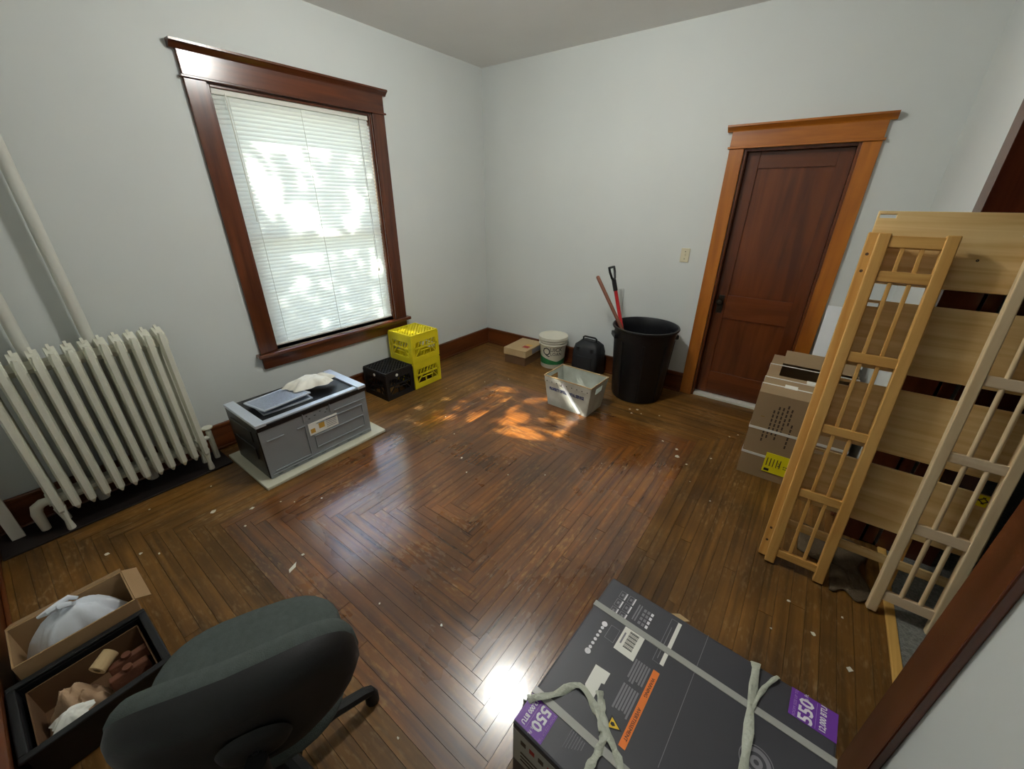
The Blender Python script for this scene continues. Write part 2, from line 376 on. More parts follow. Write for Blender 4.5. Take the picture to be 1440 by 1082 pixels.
# ------------------------------------------------------------------ window with casing
wn = empty('window_1', (0, (WY0 + WY1) / 2, WZ0), 0, 'tall sash window with dark stained wide casing and crown', 'window', kind='structure')
def wp(name, lo, hi, mat, parent=None, bevel=.003):
    off = Vector((0, (WY0 + WY1) / 2, WZ0))
    o = B(tuple(Vector(lo) - off), tuple(Vector(hi) - off)).build(name, mat, parent or wn, bevel=bevel); return o
CW = .115
wp('casing', (0, WY0 - CW, WZ0), (.024, WY0, WZ1), 'trim_z'); wp('casing', (0, WY1, WZ0), (.024, WY1 + CW, WZ1), 'trim_z')
wp('header', (0, WY0 - CW, WZ1 + .012), (.026, WY1 + CW, WZ1 + .145), 'trim_y')
wp('header_bead', (0, WY0 - CW - .012, WZ1), (.036, WY1 + CW + .012, WZ1 + .014), 'trim_y')
yc = (WY0 + WY1) / 2
cr = MB().prism([(0, 0), (.026, 0), (.03, .008), (.05, .026), (.058, .03), (.058, .042), (0, .042)], 1, WY0 - CW - .03 - yc, WY1 + CW + .03 - yc)
cr.build('crown_moulding', 'trim_y', wn, loc=(0, 0, WZ1 + .13 - WZ0))
wp('window_sill', (-.1, WY0 - CW - .03, WZ0 - .03), (.062, WY1 + CW + .03, WZ0), 'trim_y', bevel=.008)
wp('apron', (0, WY0 - CW, WZ0 - .125), (.022, WY1 + CW, WZ0 - .03), 'trim_y')
wp('jamb', (-.16, WY0, WZ0), (0, WY0 + .02, WZ1), 'trim_z'); wp('jamb', (-.16, WY1 - .02, WZ0), (0, WY1, WZ1), 'trim_z')
wp('head_jamb', (-.16, WY0 + .02, WZ1 - .02), (0, WY1 - .02, WZ1), 'trim_y')
wp('stop', (-.075, WY0 + .02, WZ0), (-.062, WY0 + .034, WZ1 - .02), 'trim_z'); wp('stop', (-.075, WY1 - .034, WZ0), (-.062, WY1 - .02, WZ1 - .02), 'trim_z')
def sash(x, z0, z1):
    y0, y1 = WY0 + .02, WY1 - .02; k = .055
    s = wp('sash', (x, y0, z0), (x + .035, y0 + k, z1), 'sash_white')
    wp('sash_stile', (x, y1 - k, z0), (x + .035, y1, z1), 'sash_white'); wp('sash_rail', (x, y0 + k, z0), (x + .035, y1 - k, z0 + k), 'sash_white')
    wp('sash_rail', (x, y0 + k, z1 - .05), (x + .035, y1 - k, z1), 'sash_white')
    wp('pane', (x + .014, y0 + k - .005, z0 + k - .005), (x + .018, y1 - k + .005, z1 - .045), 'pane_glass', bevel=0)
sash(-.112, WZ0 + .002, 1.47); sash(-.150, 1.42, WZ1 - .02)
wp('outer_sill', (-.34, WY0, WZ0 - .04), (-.1, WY1, WZ0 - .002), 'sash_white', bevel=0)

# mini blind
bl = empty('window_blind', (-.03, yc, WZ0), 0, 'white mini blind lowered over the sash window, slats tilted', 'blind')
BY0, BY1 = WY0 + .006 + .02, WY1 - .026; hb = (BY1 - BY0) / 2
B((-.016, -hb, WZ1 - .05 - WZ0), (.016, hb, WZ1 - .02 - WZ0)).build('headrail', 'white_plastic', bl, bevel=.002)
B((-.012, -hb, .022), (.012, hb, .036)).build('bottom_rail', 'white_plastic', bl, bevel=.003)
SW, TILT = .032, 66
pts = []
for k in range(5):
    s_ = (k / 4 - .5) * SW; pts.append((s_, .002 * (1 - (2 * s_ / SW) ** 2)))
poly = pts + [(p[0], p[1] - .0005) for p in reversed(pts)]
slm = MB().prism(poly, 1, -hb, hb)
proto = slm.build('slat', 'blind_vinyl', bl, smooth=True)
nsl = 63
for k in range(nsl):
    o = proto if k == 0 else proto.copy()
    if k: COL.objects.link(o)
    o.location = (0, 0, .048 + k * (WZ1 - .06 - WZ0 - .048) / (nsl - 1)); o.rotation_euler = (0, R_(TILT), 0)
for yy in (-.46, 0, .46):
    MB().tube([(.0115, yy * hb / .55, .03), (.0115, yy * hb / .55, WZ1 - .05 - WZ0)], .0012, 5).build('ladder_cord', 'white_plastic', bl)
MB().tube([(.024, -hb + .07, WZ1 - .04 - WZ0), (.026, -hb + .075, .92)], .0035, 6).build('tilt_wand', 'white_plastic', bl)
MB().tube([(.022, hb - .09, WZ1 - .04 - WZ0), (.024, hb - .088, .5)], .0016, 5).build('pull_cord', 'ink_grey', bl)
B((.018, hb - .096, .47), (.03, hb - .08, .5)).build('cord_tassel', 'white_plastic', bl, bevel=.003)

# ------------------------------------------------------------------ closed panel door
dr = empty('door_1', ((DX0 + DX1) / 2, 0, 0), 0, 'closed red-brown two panel door with amber stained casing', 'door', kind='structure')
dc = (DX0 + DX1) / 2
def dp(name, lo, hi, mat, parent=None, bevel=.002):
    return B((lo[0] - dc, lo[1], lo[2]), (hi[0] - dc, hi[1], hi[2])).build(name, mat, parent or dr, bevel=bevel)
dp('casing', (DX0 - .1, -.024, 0), (DX0, 0, DZ), 'door_casing_z', bevel=.004); dp('casing', (DX1, -.024, 0), (DX1 + .1, 0, DZ), 'door_casing_z', bevel=.004)
dp('header', (DX0 - .1, -.026, DZ + .012), (DX1 + .1, 0, DZ + .125), 'door_casing_x')
dp('header_bead', (DX0 - .112, -.036, DZ), (DX1 + .112, 0, DZ + .014), 'door_casing_x')
MB().prism([(0, 0), (-.026, 0), (-.03, .008), (-.05, .026), (-.058, .03), (-.058, .042), (0, .042)], 0, DX0 - .135 - dc, DX1 + .135 - dc, None).build('crown_moulding', 'door_casing_x', dr, loc=(0, 0, DZ + .11))
dp('jamb', (DX0, 0, 0), (DX0 + .018, .14, DZ), 'door_z'); dp('jamb', (DX1 - .018, 0, 0), (DX1, .14, DZ), 'door_z'); dp('head_jamb', (DX0 + .018, 0, DZ - .018), (DX1 - .018, .14, DZ), 'door_z')
LX0, LX1, LZ0, LZ1, LY = DX0 + .02, DX1 - .02, .028, DZ - .02, .07
leaf = dp('leaf', (LX0, LY + .012, LZ0 + .01), (LX1, LY + .028, LZ1 - .01), 'door_z', bevel=0)
for (n, a, c, mt) in (('stile', (LX0, LZ0), (LX0 + .085, LZ1), 'door_z'), ('stile', (LX1 - .085, LZ0), (LX1, LZ1), 'door_z'), ('rail', (LX0 + .085, LZ0), (LX1 - .085, .245), 'door_x'),
                     ('rail', (LX0 + .085, .75), (LX1 - .085, .95), 'door_x'), ('rail', (LX0 + .085, 1.905), (LX1 - .085, LZ1), 'door_x')):
    dp(n, (a[0], LY, a[1]), (c[0], LY + .04, c[1]), mt, leaf)
pl = dp('lock_plate', (LX0 + .022, LY - .005, .79), (LX0 + .066, LY, .945), 'bronze', leaf)
MB().lathe([(.008, 0), (.008, .022), (.02, .03), (.028, .042), (.028, .052), (.02, .062), (0.001, .065)], 20, RX(90)).build('knob', 'bronze', leaf, smooth=True, loc=(LX0 + .044 - dc, LY - .004, .895))
MB().lathe([(.006, 0), (.006, .006), (.001, .007)], 12, RX(90)).build('key_escutcheon', 'bronze', leaf, loc=(LX0 + .044 - dc, LY - .004, .83))
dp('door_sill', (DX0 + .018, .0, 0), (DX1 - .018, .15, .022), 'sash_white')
struct('wall_closet', B((DX0 - .05, .2, 0), (DX1 + .05, .24, H)), 'wall_paint', 'closet backing behind the panel door', 'wall')

# ------------------------------------------------------------------ cased opening (right wall) with pocket-door jamb
tr1 = tag(B((W - .022, OY1, 0), (W, OY1 + .13, OZ)).build('trim_1', 'trim_z', bevel=.004), 'dark stained vertical casing behind the leaning headboard', 'trim', kind='structure')
tr2 = tag(B((W - .022, OY0 - .13, 0), (W, OY0, OZ)).build('trim_2', 'trim_z', bevel=.004), 'dark stained vertical casing beside the large grey appliance carton', 'trim', kind='structure')
tr3 = tag(B((W - .024, OY0 - .13, OZ), (W, OY1 + .13, OZ + .14)).build('trim_3', 'trim_y', bevel=.004), 'dark stained header casing above the wide opening', 'trim', kind='structure')
jb = tag(B((3.657, OY1 - .012, 0), (3.775, OY1 - .0005, OZ)).build('trim_4', 'jamb_red', bevel=.002), 'glossy dark red jamb with a pocket door slot', 'trim', kind='structure')
B((3.787, OY1 - .006, .006), (3.832, OY1 + .92, OZ - .02)).build('sliding_door', 'jamb_red', jb, bevel=.002)
B((3.845, OY1 - .012, 0), (4.06, OY1, OZ)).build('jamb_board', 'jamb_red', jb, bevel=.002)
lk = B((3.790, OY1 - .016, .14), (3.829, OY1 - .006, .17)).build('floor_bolt', 'steel_dark', jb, bevel=.002)
tag(MB().box((3.68, OY0, 0), (4.06, OY0 + .012, OZ)).build('trim_5', 'jamb_red', bevel=.002), 'glossy dark red jamb on the near side of the opening', 'trim', kind='structure')
tag(MB().box((3.68, OY0 + .012, OZ - .012), (4.06, OY1 - .012, OZ)).build('trim_6', 'jamb_red', bevel=.002), 'dark red head jamb over the wide opening', 'trim', kind='structure')

# ------------------------------------------------------------------ lamps
lp = empty('ceiling_lamp_offscreen', (1.80, -1.96, H), 0, 'round white glass ceiling lamp in the middle of the ceiling', 'lamp')
MB().lathe([(.001, 0), (.09, 0), (.09, -.025), (.07, -.03)], 32).build('base', 'brass', lp, smooth=True)
gm = glow('lamp_globe', (252, 253, 248), LAMP_POWER / 15.0)
MB().lathe([(.07, -.028), (.10, -.045), (.125, -.08), (.125, -.105), (.1, -.145), (.05, -.168), (.001, -.172)], 32).build('globe_offscreen', gm, lp, smooth=True)

# ------------------------------------------------------------------ outdoors seen through the blind
struct('ground', B((-40, -40, -1.2), (-.32, 40, -1.0)), 'grass', 'grey paved yard outside the window', 'ground')
nb = empty('neighbour_house', (-9, 2, -1), 0, 'cream sided house beyond the yard outside the window', 'house')
B((-3, -5, 0), (0, 6, 5)).build('siding_wall', 'siding', nb)
MB().prism([(-5.2, 5), (6.2, 5), (.5, 8)], 0, -3.2, .2).build('roof', 'ink_grey', nb)
for yy in (-3, 1, 4): B((-.02, yy, 1.2), (.03, yy + 1, 2.8)).build('house_window', 'glass_dark', nb)
tree = empty('shade_tree', (-4.6, -4.6, -1.0), 0, 'leafy shade tree standing outside the window, canopy shaped to dapple the sun', 'tree')
MB().tube([(0, 0, 0), (.1, .1, 1.5), (.3, .3, 3.2), (1.0, .8, 4.6)], [.2, .16, .13, .07], 10).build('trunk', 'bark', tree, smooth=True)
MB().tube([(.3, .3, 3.2), (.6, 1.0, 4.4), (1.4, 1.8, 5.0)], [.1, .07, .03], 8).build('branch', 'bark', tree, smooth=True)
sun_gaps = [(-2.26, 2.03, .11, .07), (-2.10, 1.53, .13, .10), (-2.31, 1.66, .05, .13), (-1.86, 2.01, .05, .05), (-2.06, 1.96, .03, .05), (-1.69, 1.475, .04, .04),
        (-1.90, 1.40, .09, .025), (-2.12, 1.25, .12, .03), (-2.36, 1.80, .03, .09), (-1.5, 1.08, .03, .05), (-2.2, 1.05, .05, .02), (-1.75, 1.28, .06, .025), (-1.62, 1.62, .02, .03)]  # canopy masks the sun; leaves left out at these spots shape its patches
fo = MB(); cnt = 0
ax_u = SUN.cross(Vector((0, 0, 1))).normalized(); ax_v = ax_u.cross(SUN).normalized()
cen = Vector((0, -1.97, 1.46)) - SUN * 4.1
while cnt < 9500:
    p = cen + ax_u * rnd.uniform(-1.3, 1.3) + ax_v * rnd.uniform(-1.2, 1.3) - SUN * rnd.uniform(-.8, 1.0)
    q = p - SUN * (p.x / SUN.x)
    hit = False
    for (gy, gz, ry, rz_) in sun_gaps:
        if ((q.y - gy) / (ry * .68 + .052)) ** 2 + ((q.z - gz) / (rz_ * .68 + .052)) ** 2 < 1: hit = True; break
    if hit: continue
    M_ = T(*p) @ Euler((rnd.uniform(0, 6.28), rnd.uniform(0, 6.28), rnd.uniform(0, 6.28))).to_matrix().to_4x4()
    l_, k_ = rnd.uniform(.04, .06), rnd.uniform(.028, .04)
    fo.add([(-l_, 0, 0), (0, -k_, .008), (l_, 0, 0), (0, k_, .008)], [(0, 1, 2), (0, 2, 3)], T(4.6, 4.6, 1.0) @ M_); cnt += 1
fo.build('dapple_foliage', 'leaf', tree, kind='stuff')

# ------------------------------------------------------------------ radiator and pipes
rd = empty('radiator', (.2, -3.565, .012), 0, 'cream painted cast iron column radiator on the window wall', 'radiator')
ns, pitch = 12, .0615
def radsec(leg):
    m_ = MB()
    def col(x, s):
        # one tapered hexagonal column
        hx = lambda w_, d_: [(-w_, 0), (-w_ * .55, -d_), (w_ * .55, -d_), (w_, 0), (w_ * .55, d_), (-w_ * .55, d_)]
        lv = [(.105, .006, .01), (.135, .019, .03), (.2, .0205, .034), (.86, .0205, .034), (.93, .0205, .034), (.965, .012, .02)]
        v = []; f = []
        for (z, wy, wx) in lv:
            v += [(x + b_, a_, z) for (a_, b_) in hx(wy, wx)]
        n = 6
        for i in range(len(lv) - 1):
            for k in range(n): f.append((i * n + k, i * n + (k + 1) % n, (i + 1) * n + (k + 1) % n, (i + 1) * n + k))
        f.append(tuple(range(n))[::-1]); f.append(tuple((len(lv) - 1) * n + k for k in range(n)))
        m_.add(v, f)
    col(.06, 1); col(-.06, 1)
    m_.prism([(-.085, .9), (.085, .9), (.07, .955), (.0, .985), (-.07, .955)], 1, -.02, .02)
    m_.prism([(-.03, .975), (.03, .975), (.0, 1.0)], 1, -.006, .006)
    m_.box((-.07, -.018, .13), (.07, .018, .2)); m_.tube([(-.06, -.0308, .17), (-.06, .0308, .17)], .024, 8); m_.tube([(.0, -.0308, .17), (.0, .0308, .17)], .026, 8)
    m_.tube([(.0, -.0308, .90), (.0, .0308, .90)], .034, 8)
    if leg:
        for x in (.06, -.06): m_.tube([(x, 0, .15), (x, 0, .06), (x, 0, .012), (x, 0, .0)], [.024, .012, .017, .017], 8)
    return m_
plain = None
for i in range(ns):
    y = (i - (ns - 1) / 2) * pitch
    if i in (0, ns - 1):
        radsec(True).build('end_section', 'cream_metal', rd, smooth=True, loc=(0, y, 0), angle=30)
    elif plain is None:
        plain = radsec(False).build('section', 'cream_metal', rd, smooth=True, loc=(0, y, 0), angle=30)
    else:
        o = plain.copy(); COL.objects.link(o); o.location = (0, y, 0)
ye = (ns - 1) / 2 * pitch
vv = MB().tube([(-.06, ye + .01, .17), (-.06, ye + .075, .17)], .016, 10).tube([(-.06, ye + .075, .215), (-.06, ye + .075, .0)], .017, 10).build('valve', 'cream_metal', rd, smooth=True)
MB().lathe([(.001, .012), (.03, .012), (.033, .006), (.03, 0), (.001, 0)], 14, T(-.06, ye + .075, .235)).build('valve_handle', 'cream_metal', vv, smooth=True)
MB().tube([(-.02, -ye - .01, .17), (-.02, -ye - .05, .17), (-.02, -ye - .075, .155), (-.02, -ye - .085, .12), (-.02, -ye - .085, .012)], [.02, .024, .026, .024, .02], 10).build('elbow', 'cream_metal', rd, smooth=True)
for (yy, lb) in ((-3.495, 'white painted riser pipe running from radiator to ceiling, next to the window'), (-3.735, 'white painted riser pipe behind the radiator, near the white upright board')):
    tag(MB().tube([(0, 0, .012), (0, 0, H)], .026, 14).build('riser_pipe', 'pipe_paint', smooth=True, loc=(.07, yy, 0)), lb, 'pipe')
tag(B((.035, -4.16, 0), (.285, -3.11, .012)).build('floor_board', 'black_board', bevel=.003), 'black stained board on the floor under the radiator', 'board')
wb = tag(B((0, 0, 0), (.022, .05, 1.1)).build('upright_board', 'white_plastic', bevel=.002, loc=(.12, -4.115, .012)), 'narrow white painted board standing upright past the end of the radiator', 'board')

# ------------------------------------------------------------------ microwave lying on a foam board
tag(MB().box((.19, -3.10, 0), (.79, -2.205, .022)).build('foam_slab', 'foam_board', bevel=.004), 'pale foam board under the microwave', 'board')
mw = empty('microwave', (.49, -2.665, .022), 0, 'grey backed over-range microwave oven lying on a pale foam board', 'microwave')
D0, D1, Y0, Y1, HM = -.235, .235, -.38, .38, .385
B((D0, Y0, 0), (D1 - .012, Y1, HM)).build('body', 'appliance_black', mw, bevel=.004)
hol = [(y - .006, z - .004, y + .006, z + .004) for (y, z) in ((-.06, .31), (-.075, .335), (.07, .33), (.055, .312), (-.02, .32), (.02, .335))] + [(-.33 + k * .1, .012, -.3 + k * .1, .018) for k in range(7)]
bp_ = holed(Y0 + .004, Y1 - .004, .004, HM - .012, D1 - .004, D1, hol, lambda u, v, d: (d, u, v)).build('back_panel', 'metal_grey', mw)
def rib(y0, z0, y1, z1, w_=.006):
    B((D1 - .001, min(y0, y1) - w_ / 2, min(z0, z1) - w_ / 2), (D1 + .007, max(y0, y1) + w_ / 2, max(z0, z1) + w_ / 2)).build('rib', 'metal_grey', bp_, bevel=.002)
rib(-.34, .05, -.1, .05); rib(-.1, .05, -.1, .27); rib(-.34, .275, -.24, .275); rib(-.1, .275, -.15, .275)
rib(-.05, .08, .33, .08); rib(-.05, .08, -.05, .16); rib(-.05, .17, .33, .17); rib(.33, .08, .33, .16); rib(-.02, .26, .33, .26); rib(.33, .2, .33, .26); rib(.12, .3, .36, .3)
rib(-.1, .30, -.1, .36); rib(.09, .30, .09, .36); rib(-.36, .03, .36, .03)
lb = B((D1 + .0005, -.08, .185), (D1 + .003, .13, .275)).build('label', 'label_white', mw)
for (y, z, s_) in ((-.055, .215, .016), (.01, .232, .02)): B((D1 + .002, y - s_, z - s_), (D1 + .0036, y + s_, z + s_)).build('label_mark', 'amber', lb)
for k in range(5): B((D1 + .002, .045, .2 + k * .013), (D1 + .0036, .118, .204 + k * .013)).build('label_line', 'ink_grey', lb)
B((D0 + .01, Y0 + .03, HM), (D1 - .03, Y1 - .03, HM + .006)).build('cavity_front', 'appliance_black', mw)
B((D0 + .0, Y0 - .004, HM), (D1 + .01, Y0 + .06, HM + .022)).build('end_trim', 'metal_bright', mw, bevel=.004)
B((D0 + .0, Y1 - .06, HM), (D1 + .01, Y1 + .004, HM + .022)).build('end_trim', 'metal_bright', mw, bevel=.004)
B((D1 - .05, Y0 + .06, HM), (D1 - .005, Y1 - .06, HM + .014)).build('front_trim', 'metal_bright', mw, bevel=.004)
B((D1 - .02, Y0, HM - .03), (D1 + .004, Y1, HM)).build('edge_strip', 'appliance_black', mw, bevel=.002)
for s_ in (0, 1): B((D0 + .06, Y0 - .006, .12 + s_ * .13), (D1 - .1, Y0 + .002, .2 + s_ * .13)).build('side_recess', 'appliance_black', mw, bevel=.003)
gf = empty('grease_filter', (.50, -2.80, HM + .066), R_(4), 'flat metal grease filter resting on top of the microwave', 'filter'); gf.rotation_euler = (0, R_(-4), R_(5))
fr_ = MB()
for a_ in ((-.13, -.16, -.12, .16), (.12, -.16, .13, .16), (-.12, -.16, .12, -.15), (-.12, .15, .12, .16)): fr_.box((a_[0], a_[1], -.006), (a_[2], a_[3], .006))
fr_.build('frame', 'metal_bright', gf, bevel=.002); B((-.12, -.15, -.004), (.12, .15, .003)).build('mesh', 'metal_mesh', gf)
gf2 = gf.copy(); COL.objects.link(gf2); gf2.location = (.49, -2.78, HM + .036); gf2.rotation_euler = (0, 0, R_(-3)); gf2['label'] = 'second metal grease filter tucked beneath the other one on the microwave'
for ch in list(gf.children):
    c = ch.copy(); COL.objects.link(c); c.parent = gf2
def crumple(name, cx, cy, cz, sx, sy, sz, mat, seed, label, cat, rz=0, nu=28, nv=28, amp=.3, fall=2.0):
    r = random.Random(seed); ph = [(r.uniform(1.5, 9), r.uniform(1.5, 9), r.uniform(0, 6.28)) for _ in range(9)]
    def fn(u, v):
        x, y = 2 * u - 1, 2 * v - 1
        # map the square to a disc so that the outline is rounded
        dx = x * math.sqrt(max(0, 1 - y * y / 2)); dy = y * math.sqrt(max(0, 1 - x * x / 2)); rr = min(1, math.hypot(dx, dy))
        wv = sum(abs(math.sin(a * dx + b * dy + p)) / (1 + .25 * i) for i, (a, b, p) in enumerate(ph)) / 5
        edge = 1 + .12 * math.sin(5 * math.atan2(dy, dx) + seed) + .06 * math.sin(11 * math.atan2(dy, dx) + 2 * seed)
        z = (1 - rr ** fall) * (1 - amp + amp * 1.4 * wv)
        return (dx * sx * edge, dy * sy * edge, max(z, 0) * sz)
    m_ = MB().grid(fn, nu, nv); n0 = len(m_.v)
    # flat underside so the piece is closed
    ring = list(range(nu + 1)) + [(j + 1) * (nu + 1) - 1 for j in range(1, nv + 1)] + [nv * (nu + 1) + i for i in range(nu - 1, -1, -1)] + [j * (nu + 1) for j in range(nv - 1, 0, -1)]
    m_.v.append((0, 0, 0)); m_.f += [(ring[(k + 1) % len(ring)], ring[k], n0) for k in range(len(ring))]
    o = m_.build(name, mat, smooth=True, angle=75); o.location = (cx, cy, cz); o.rotation_euler = (0, 0, rz)
    return tag(o, label, cat)
crumple('plastic_wrap', .47, -2.55, HM + .078, .10, .17, .055, 'plastic_bag', 5, 'crumpled white plastic bag lying on the microwave', 'bag', R_(-8), amp=.6, fall=3)

# ------------------------------------------------------------------ milk crates
def crate(name, x0, x1, y0, y1, z0, h, mat, label, group, rivets=False):
    cx, cy = (x0 + x1) / 2, (y0 + y1) / 2; hx, hy = (x1 - x0) / 2, (y1 - y0) / 2
    root = empty(name, (cx, cy, z0), 0, label, 'crate', group)
    t_ = .012
    # turned upside down: the grid bottom is on top
    top = MB()
    for s_ in ((-hx, -hy, -hx + .018, hy), (hx - .018, -hy, hx, hy), (-hx + .018, -hy, hx - .018, -hy + .018), (-hx + .018, hy - .018, hx - .018, hy)):
        top.box((s_[0], s_[1], h - .014), (s_[2], s_[3], h))
    top.build('top_rim', mat, root, bevel=.003)
    g = MB(); nd = 9
    lim = [(-hx + .018, hx - .018), (-hy + .018, hy - .018)]
    def clip(px, py, dx, dy):
        t0, t1 = -9, 9
        for (p, d, (a, b_)) in ((px, dx, lim[0]), (py, dy, lim[1])):
            u, v = (a - p) / d, (b_ - p) / d
            if u > v: u, v = v, u
            t0, t1 = max(t0, u), min(t1, v)
        return t0, t1
    for sg in (1, -1):
        for k in range(-nd, nd + 1):
            px = k * .036; d = (.7071, .7071 * sg)
            t0, t1 = clip(px, 0, *d)
            if t1 - t0 < .01: continue
            c = ((t0 + t1) / 2 * d[0] + px, (t0 + t1) / 2 * d[1]); L = (t1 - t0) / 2
            g.box((-L, -.004, h - .012), (L, .004, h - .004 - .001 * (sg > 0)), T(c[0], c[1], 0) @ RZ(45 * sg))
    g.build('grid_base', mat, root)
    for (axis, s_) in ((0, -1), (0, 1), (1, -1), (1, 1)):
        L = hy if axis == 0 else hx
        side = MB()
        def slab(a0, a1, z_0, z_1, th=t_):
            if axis == 0:
                xa = s_ * hx; side.box((min(xa, xa - s_ * th), a0, z_0), (max(xa, xa - s_ * th), a1, z_1))
            else:
                ya = s_ * hy; side.box((a0, min(ya, ya - s_ * th), z_0), (a1, max(ya, ya - s_ * th), z_1))
        inn = L - (t_ if axis == 1 else 0)
        slab(-inn, inn, h - .075, h - .014); slab(-inn, inn, .0, .05); slab(-inn, inn, .125, .14)
        slab(-inn, -inn + .035, .05, h - .075); slab(inn - .035, inn, .05, h - .075)
        # bars between the rails: slanted slats above, trapezoid brace below
        def bar(a0, z_0, a1, z_1, wd=.007):
            ln = math.hypot(a1 - a0, z_1 - z_0); an = math.atan2(z_1 - z_0, a1 - a0); c = ((a0 + a1) / 2, (z_0 + z_1) / 2)
            if axis == 0:
                M_ = T(s_ * (hx - t_ / 2), c[0], c[1]) @ Matrix.Rotation(an, 4, 'X'); side.box((-t_ / 2.2, -ln / 2, -wd / 2), (t_ / 2.2, ln / 2, wd / 2), M_)
            else:
                M_ = T(c[0], s_ * (hy - t_ / 2), c[1]) @ Matrix.Rotation(-an, 4, 'Y'); side.box((-ln / 2, -t_ / 2.2, -wd / 2), (ln / 2, t_ / 2.2, wd / 2), M_)
        for k in range(7):
            a = -inn + .05 + k * (2 * inn - .1) / 6
            bar(a - .012, .14, a + .012, h - .075)
        bar(-inn + .035, .05, -inn + .1, .125); bar(inn - .035, .05, inn - .1, .125); bar(-inn + .1, .1, inn - .1, .1); bar(-.02, .05, -.02, .1); bar(.06, .05, .06, .1)
        sd_ = side.build('side', mat, root)
        if rivets and (axis, s_) in ((0, 1), (1, -1)):
            a = -.03 if axis == 0 else .0
            M_ = T(hx, a, h - .045) @ RY(90) if axis == 0 else T(a, -hy, h - .045) @ RX(90)
            MB().lathe([(.014, -.002), (.014, .002), (.001, .003)], 12, M_).build('sticker', 'label_white', sd_)
    for sx_ in (-1, 1):
        for sy_ in (-1, 1):
            x, y = sx_ * (hx - .004), sy_ * (hy - .004); B((x - .008, y - .008, 0), (x + .008, y + .008, h - .014)).build('corner_post', mat, root, bevel=.003)
    return root
crate('milk_crate', .055, .385, -1.868, -1.562, 0, .27, 'black_plastic', 'black plastic milk crate turned upside down beside the yellow crates', None, True)
crate('milk_crate', .06, .388, -1.548, -1.215, 0, .27, 'yellow_plastic', 'yellow plastic milk crate on the floor under another yellow crate', 'yellow milk crates')
crate('milk_crate', .06, .388, -1.548, -1.215, .271, .27, 'yellow_plastic', 'yellow plastic milk crate stacked on top of another yellow crate', 'yellow milk crates')

# ------------------------------------------------------------------ objects along the back wall
sb = empty('cardboard_box', (.745, -.235, 0), R_(3), 'small closed cardboard box in the corner with a red label on its lid', 'box')
B((-.135, -.19, 0), (.135, .19, .125)).build('tray', 'cardboard_dark', sb, bevel=.003)
B((-.145, -.20, .10), (.145, .20, .178)).build('lid', 'cardboard_light', sb, bevel=.003)
lbx = B((.03, -.09, .1775), (.105, .03, .1795)).build('label', 'amber', sb); B((.03, -.09, .179), (.105, -.03, .1803)).build('label_stripe', 'ink_red', lbx)
B((.145, -.06, .11), (.1462, .13, .165)).build('side_print', 'ink_grey', sb)
bu = empty('plastic_bucket', (1.10, -.185, 0), 0, 'white plastic bucket with green hill label between carton and black case', 'bucket')
MB().lathe([(.001, .0), (.122, .0), (.128, .01), (.145, .32), (.147, .325)], 40).build('pail', 'bucket_white', bu, smooth=True)
MB().lathe([(.146, .262), (.155, .264), (.155, .275), (.146, .277)], 40).build('rib_ring', 'bucket_white', bu, smooth=True)
MB().lathe([(.147, .292), (.157, .294), (.157, .304), (.147, .306)], 40).build('rib_ring', 'bucket_white', bu, smooth=True)
MB().lathe([(.001, .342), (.12, .342), (.145, .344), (.158, .35), (.16, .342), (.16, .322), (.15, .318)], 40).build('lid', 'bucket_white', bu, smooth=True)
DIRB = math.atan2(-3.76 + .185, 3.2 - 1.10)
def cyl_patch(a0, a1, f0, f1, n, off):
    mp_ = MB()
    def rad(z): return .128 + (.145 - .128) * (z - .01) / .31 + off
    def fn(u, v):
        a = a0 + (a1 - a0) * u; z = f0(u) + (f1(u) - f0(u)) * v; r = rad(z); return (r * math.cos(a), r * math.sin(a), z)
    return mp_.grid(fn, n, 3)
cyl_patch(DIRB - 1.5, DIRB + 1.5, lambda u: .05, lambda u: .085 + .095 * abs(u - .62) ** .9, 30, .0012).build('hill_print', 'bucket_green', bu)
lt = text('lettering', 'UICK', .062, 'ink_black', bu, T(0, 0, 0), sx=1.0); lt2 = text('lettering', 'LOAN', .05, 'ink_black', bu, T(0, 0, 0), sx=1.0)
for (tm, zc) in ((lt, .222), (lt2, .172)):
    for v in tm.data.vertices:
        x, y, z = v.co; zz = zc + y; a = DIRB + .28 + x / .145; r = .128 + .017 * (zz - .01) / .31 + .0016 + z; v.co = (r * math.cos(a), r * math.sin(a), zz)
text('ring_letter', 'Q', .125, 'ink_black', bu, T(0, 0, 0))
qo = bu.children[-1]
for v in qo.data.vertices:
    x, y, z = v.co; zz = .195 + y; a = DIRB - .5 + x / .145; r = .128 + .017 * (zz - .01) / .31 + .0018 + z; v.co = (r * math.cos(a), r * math.sin(a), zz)
ks = empty('tool_case', (1.525, -.165, 0), R_(-3), 'black plastic tool case standing with its handle up by the wall', 'case')
v = []
def rr_ring(hx, hy, z, r=.025):
    out = []
    for (sx_, sy_, a0) in ((1, 1, 0), (-1, 1, 90), (-1, -1, 180), (1, -1, 270)):
        for k in range(4):
            a = R_(a0 + k * 30); out.append((sx_ * (hx - r) + r * math.cos(a), sy_ * (hy - r) + r * math.sin(a), z))
    return out
def loft(rings):
    n = len(rings[0]); v = [p for r in rings for p in r]; f = [(i * n + k, i * n + (k + 1) % n, (i + 1) * n + (k + 1) % n, (i + 1) * n + k) for i in range(len(rings) - 1) for k in range(n)]
    f.append(tuple(range(n))[::-1]); f.append(tuple((len(rings) - 1) * n + k for k in range(n))); return MB().add(v, f)
